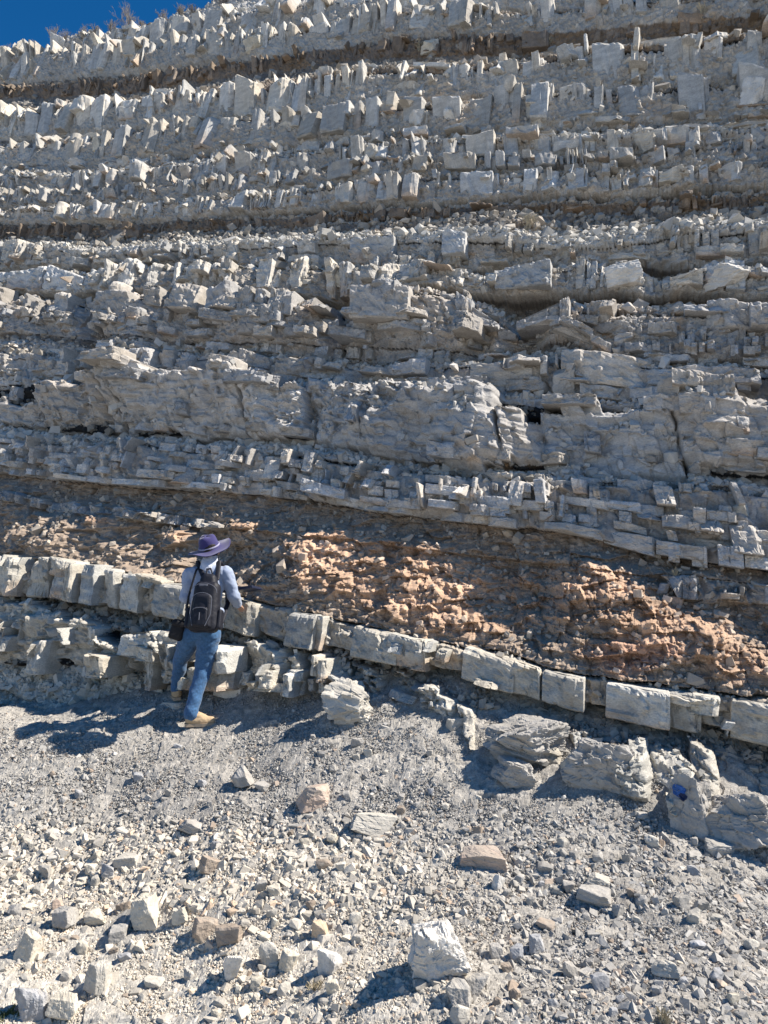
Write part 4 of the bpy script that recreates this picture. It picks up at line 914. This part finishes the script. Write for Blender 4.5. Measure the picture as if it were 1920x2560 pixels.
# jeans
def wr_jean(co):
    return .009 * fbm(co[:, 0] * 4 + co[:, 2] * 5, co[:, 2] * 15 + co[:, 0] * 16, 907, 2) + .010 * (np.abs(fbm(co[:, 0] * 9 + co[:, 2] * 7, co[:, 2] * 24 - co[:, 0] * 13, 909, 2)) - .2)
bm = bmesh.new()
add_capsule(bm, hipL + Vector((.02, 0, .03)), hipR + Vector((-.02, 0, .03)), .108, .108, .95, (0, 1, 0)); add_capsule(bm, pelvis, Q(475, 1060, 6.82), .125, .118, .8, (0, 1, 0))
add_capsule(bm, hipR, kneeR, .108, .078); add_capsule(bm, kneeR, ankR, .076, .060); add_capsule(bm, hipL, kneeL, .102, .074); add_capsule(bm, kneeL, ankL, .072, .056)
add_capsule(bm, ankR, ankR + Vector((.0, 0, -.03)), .066, .066); add_capsule(bm, ankL, ankL + Vector((.0, 0, -.02)), .058, .058)
remesh("jeans", bm, .0075, M_JEAN, person, 2, wr_jean)
# boots
def boot(ank, sole_z, d, L=.275, name="boot"):
    d = Vector(d).normalized(); s_ = Vector((0, 0, 1)).cross(d).normalized(); zf = sole_z
    heel = Vector((ank.x, ank.y, 0)) - d * .055; bm = bmesh.new()
    def at(f, h, o_=0): return Vector((heel.x, heel.y, zf)) + d * (L * f) + s_ * o_ + Vector((0, 0, h))
    add_capsule(bm, at(.17, .07), ank + Vector((0, 0, .0)), .046, .044, .95, tuple(s_)); add_capsule(bm, at(.16, .055), at(.5, .055), .042, .047); add_capsule(bm, at(.5, .05), at(.83, .045), .047, .037); add_capsule(bm, at(.25, .10), at(.6, .065), .046, .038)
    b_ = remesh(name, bm, .006, M_BOOT, person, 2, lambda co: .004 * fbm(co[:, 0] * 30, co[:, 2] * 30 + co[:, 1] * 20, 911, 2))
    bm = bmesh.new(); vs = []
    for f, wd in ((0, .028), (.06, .038), (.3, .036), (.55, .045), (.75, .046), (.92, .034), (1.0, .014)): vs.append((f, wd))
    lo_, hi_ = [], []
    for f, wd in vs + [(f, -wd) for f, wd in vs[::-1]]:
        hgt = .0 if f < .32 or f > .45 else .006
        lo_.append(bm.verts.new(at(f, hgt, wd))); hi_.append(bm.verts.new(at(f, .028, wd * 1.04)))
    m_ = len(lo_); bm.faces.new(lo_[::-1]); bm.faces.new(hi_)
    for k in range(m_): bm.faces.new((lo_[k], lo_[(k + 1) % m_], hi_[(k + 1) % m_], hi_[k]))
    bmesh.ops.recalc_face_normals(bm, faces=bm.faces); me = bpy.data.meshes.new("sole"); bm.to_mesh(me); bm.free(); me.materials.append(M_SOLE)
    so = bpy.data.objects.new("sole", me); C.objects.link(so); so.parent = b_
    bm = bmesh.new()
    for k in range(4):
        f = .42 + .09 * k; p0 = at(f, .118 - .018 * k, .026); p1 = at(f + .03, .118 - .018 * k, -.026); add_capsule(bm, p0, p1, .004, .004, seg=6)
    la = remesh("laces", bm, .0025, M_SOLE, person, 0); la.parent = b_; la.location = (0, 0, 0)
    return b_
boot(ankR, float(Q(400, 2040, 6.75).z), (.93, .22, 0)); boot(ankL, float(Q(250, 1790, yl).z), (-.35, .93, 0))
# hat
hat = empty("hat", tuple(headc - Vector(person.location))); hat.parent = person
hat.rotation_euler = Euler((R(24), R(-13), 0))
def lathe(prof, n=64, wav=None):
    V = []; Fc = []
    for j, (r_, h) in enumerate(prof):
        for k in range(n):
            a = 2 * PI_ * k / n; dz = wav(a, r_) if wav else 0; V.append((r_ * math.cos(a), r_ * math.sin(a) * 1.02, h + dz))
    for j in range(len(prof) - 1):
        for k in range(n): Fc.append((j * n + k, j * n + (k + 1) % n, (j + 1) * n + (k + 1) % n, (j + 1) * n + k))
    return np.array(V), np.array(Fc)
cr = [(.001, .142), (.03, .143), (.058, .140), (.074, .130), (.082, .11), (.088, .08), (.093, .05), (.097, .028)]
V_, F_ = lathe(cr, 64, lambda a, r_: .006 * math.sin(3 * a + 1) * (r_ < .09)); o = raw_mesh("crown", V_, F_, M_HAT, smooth=True); o.parent = hat
br_o = [(.097, .030), (.105, .024), (.13, .018), (.16, .014), (.185, .014), (.202, .018), (.204, .015), (.200, .012), (.16, .009), (.12, .014), (.098, .022)]
V_, F_ = lathe(br_o, 72, lambda a, r_: (r_ - .095) * (.22 * math.sin(2 * a + .4) - .16 * math.cos(a - 2.2) + .06 * math.sin(5 * a))); o = raw_mesh("brim", V_, F_, M_HAT, smooth=True); o.parent = hat
V_, F_ = lathe([(.0985, .034), (.1005, .036), (.1005, .048), (.0965, .050)], 64); o = raw_mesh("band", V_, F_, M_BAND, smooth=True); o.parent = hat

# rucksack: worn, so a thing of its own
def frame_at(c, up, back):
    z = Vector(up).normalized(); y = Vector(back); y = (y - z * y.dot(z)).normalized(); x = y.cross(z)
    M = Matrix((x, y, z)).transposed().to_4x4(); M.translation = c
    return M
pk_c = Q(515, 880, 6.60); upv = Q(560, 600, 6.66) - Q(500, 1120, 6.58)
pack = empty("backpack", tuple(pk_c)); tag(pack, "black backpack with grey piping worn on the person's back", "backpack")
MB_ = frame_at(pk_c, upv, (0.06, 1, 0))
def pbox(name, c, s3, r_, tp, mat, vox=.006, sm=3, wrf=None):
    bm = bmesh.new(); M = MB_ @ Matrix.Translation(Vector(c)); add_rbox(bm, M, *s3, r_, tp); return remesh(name, bm, vox, mat, pack, sm, wrf)
wp_ = lambda co: .008 * fbm(co[:, 0] * 12, co[:, 2] * 12, 921, 3)
pbox("main_compartment", (0, .0, -.02), (.275, .19, .46), .06, .80, M_PACK, .007, 4, wp_)
pbox("lid", (.0, .01, .21), (.185, .15, .14), .045, .70, M_PACK, .006, 3, wp_)
fp = pbox("front_pocket", (.0, -.10, -.075), (.20, .075, .30), .032, .78, M_PACK, .006, 3, wp_)
pbox("lower_pocket", (0, -.135, -.13), (.145, .035, .17), .016, .85, M_PACK, .005, 2, wp_)
pbox("side_pocket", (-.14, 0, -.13), (.05, .12, .18), .02, .8, M_PACK); pbox("side_pocket", (.14, 0, -.13), (.05, .12, .18), .02, .8, M_PACK)
pbox("label_patch", (-.02, -.070, .150), (.08, .012, .034), .004, 1, M_TRIM, .003, 1)
def path_tube(name, pts, r_, mat, parent, fl=1.0, vox=.003, fdir=None):
    bm = bmesh.new()
    for a, b_ in zip(pts, pts[1:]): add_capsule(bm, a, b_, r_, r_, fl, fdir, 10)
    return remesh(name, bm, vox, mat, parent, 1)
def arc(cx, cy, w_, h_, y_, n=18):
    return [MB_ @ Vector((cx + w_ * math.cos(t), y_, cy + h_ * math.sin(t))) for t in np.linspace(0, PI_, n)]
for (cx, cy, w_, h_, y_) in ((0, .02, .088, .06, -.139), (0, .09, .115, .08, -.103), (0, -.075, .062, .022, -.155)): path_tube("piping", arc(cx, cy, w_, h_, y_), .0032, M_TRIM, pack, vox=.0018)
for sx in (-1, 1):
    path_tube("piping", [MB_ @ Vector((sx * .088, -.140, .02)), MB_ @ Vector((sx * .092, -.140, -.10)), MB_ @ Vector((sx * .055, -.152, -.21))], .0035, M_TRIM, pack, vox=.002)
path_tube("zip_pull", [MB_ @ Vector((0, -.160, -.10)), MB_ @ Vector((.002, -.160, -.16))], .004, M_TRIM, pack, vox=.002)
path_tube("haul_loop", [Q(520, 590, 6.70), Q(525, 545, 6.72), Q(560, 540, 6.72), Q(575, 585, 6.70)], .008, M_PACK, pack)
for sx, sh_ in ((-1, shL), (1, shR)):
    top = MB_ @ Vector((sx * .06, .05, .24)); over = sh_.lerp(neck0, .42) + Vector((0, -.005, .088)); fr = over + Vector((sx * .03, .13, -.06)); dn = fr + Vector((sx * .02, .03, -.22)); bk = MB_ @ Vector((sx * .13, .06, -.18))
    path_tube("shoulder_strap", [top, over, fr, dn, dn + Vector((sx * .02, -.06, -.1)), bk], .024, M_PACK, pack, .5, .006, (0, 1, 0))
# camera bag at the left hip
bagc = Q(240, 1130, 6.78); bag = empty("shoulder_bag", tuple(bagc)); tag(bag, "small black camera bag hanging at the person's left hip", "bag")
bm = bmesh.new(); add_rbox(bm, Matrix.Translation(bagc) @ Euler((0, R(14), R(8))).to_matrix().to_4x4(), .135, .12, .17, .03, .85); remesh("bag_body", bm, .006, M_BAG, bag, 2, lambda co: .006 * fbm(co[:, 0] * 14, co[:, 2] * 14, 931, 3))
bm = bmesh.new(); add_rbox(bm, Matrix.Translation(bagc + Vector((.018, -.002, .065))) @ Euler((0, R(14), R(8))).to_matrix().to_4x4(), .13, .13, .06, .02, .9); remesh("bag_flap", bm, .006, M_BAG, bag, 2)
path_tube("bag_strap", [bagc + Vector((.02, 0, .07)), Q(320, 1000, 6.66), Q(350, 800, 6.67), Q(420, 560, 6.73), shL.lerp(neck0, .7) + Vector((0, 0, .085)), neck0 + Vector((.02, .13, -.05))], .011, M_BAG, bag, .5, .004, (0, 1, 0))
# dark board held in the left hand in front
brd = empty("clipboard", tuple(Q(850, 745, 7.2))); tag(brd, "dark flat clipboard held out in front of the person, seen edge on", "clipboard")
bm = bmesh.new(); add_rbox(bm, Matrix.Translation(Q(850, 742, 7.19)) @ Euler((R(-4), R(-7), R(-12))).to_matrix().to_4x4(), .33, .24, .03, .006, 1); remesh("board", bm, .004, M_BOARD, brd, 0)
bm = bmesh.new(); add_rbox(bm, Matrix.Translation(Q(940, 722, 7.17)) @ Euler((R(-4), R(-7), R(-12))).to_matrix().to_4x4(), .03, .10, .016, .004, 1); remesh("clip", bm, .003, M_TRIM, brd, 0)
# the rock the left boot stands on, and stones round the boots
for i_, (zx_, zy_, yy, w_, h_, lab) in enumerate([(235, 1850, YL - .02, .30, .16, "pale flat rock under the person's left boot"), (470, 2075, YR + .02, .34, .10, "flat grey stone under the person's right boot")]):
    p = P3(zx_, zy_, yy); o = stone_mesh("rock", w_ / 2, w_ / 2.4, h_ / 2, 5001 + i_, PALE, 3, rough=.06, slab=True); 
    zz = [float(Q(250, 1790, yl).z), float(Q(400, 2040, 6.75).z)][i_]
    o.location = (p.x, p.y, zz - h_ / 2 + .004); tag(o, lab, "rock")
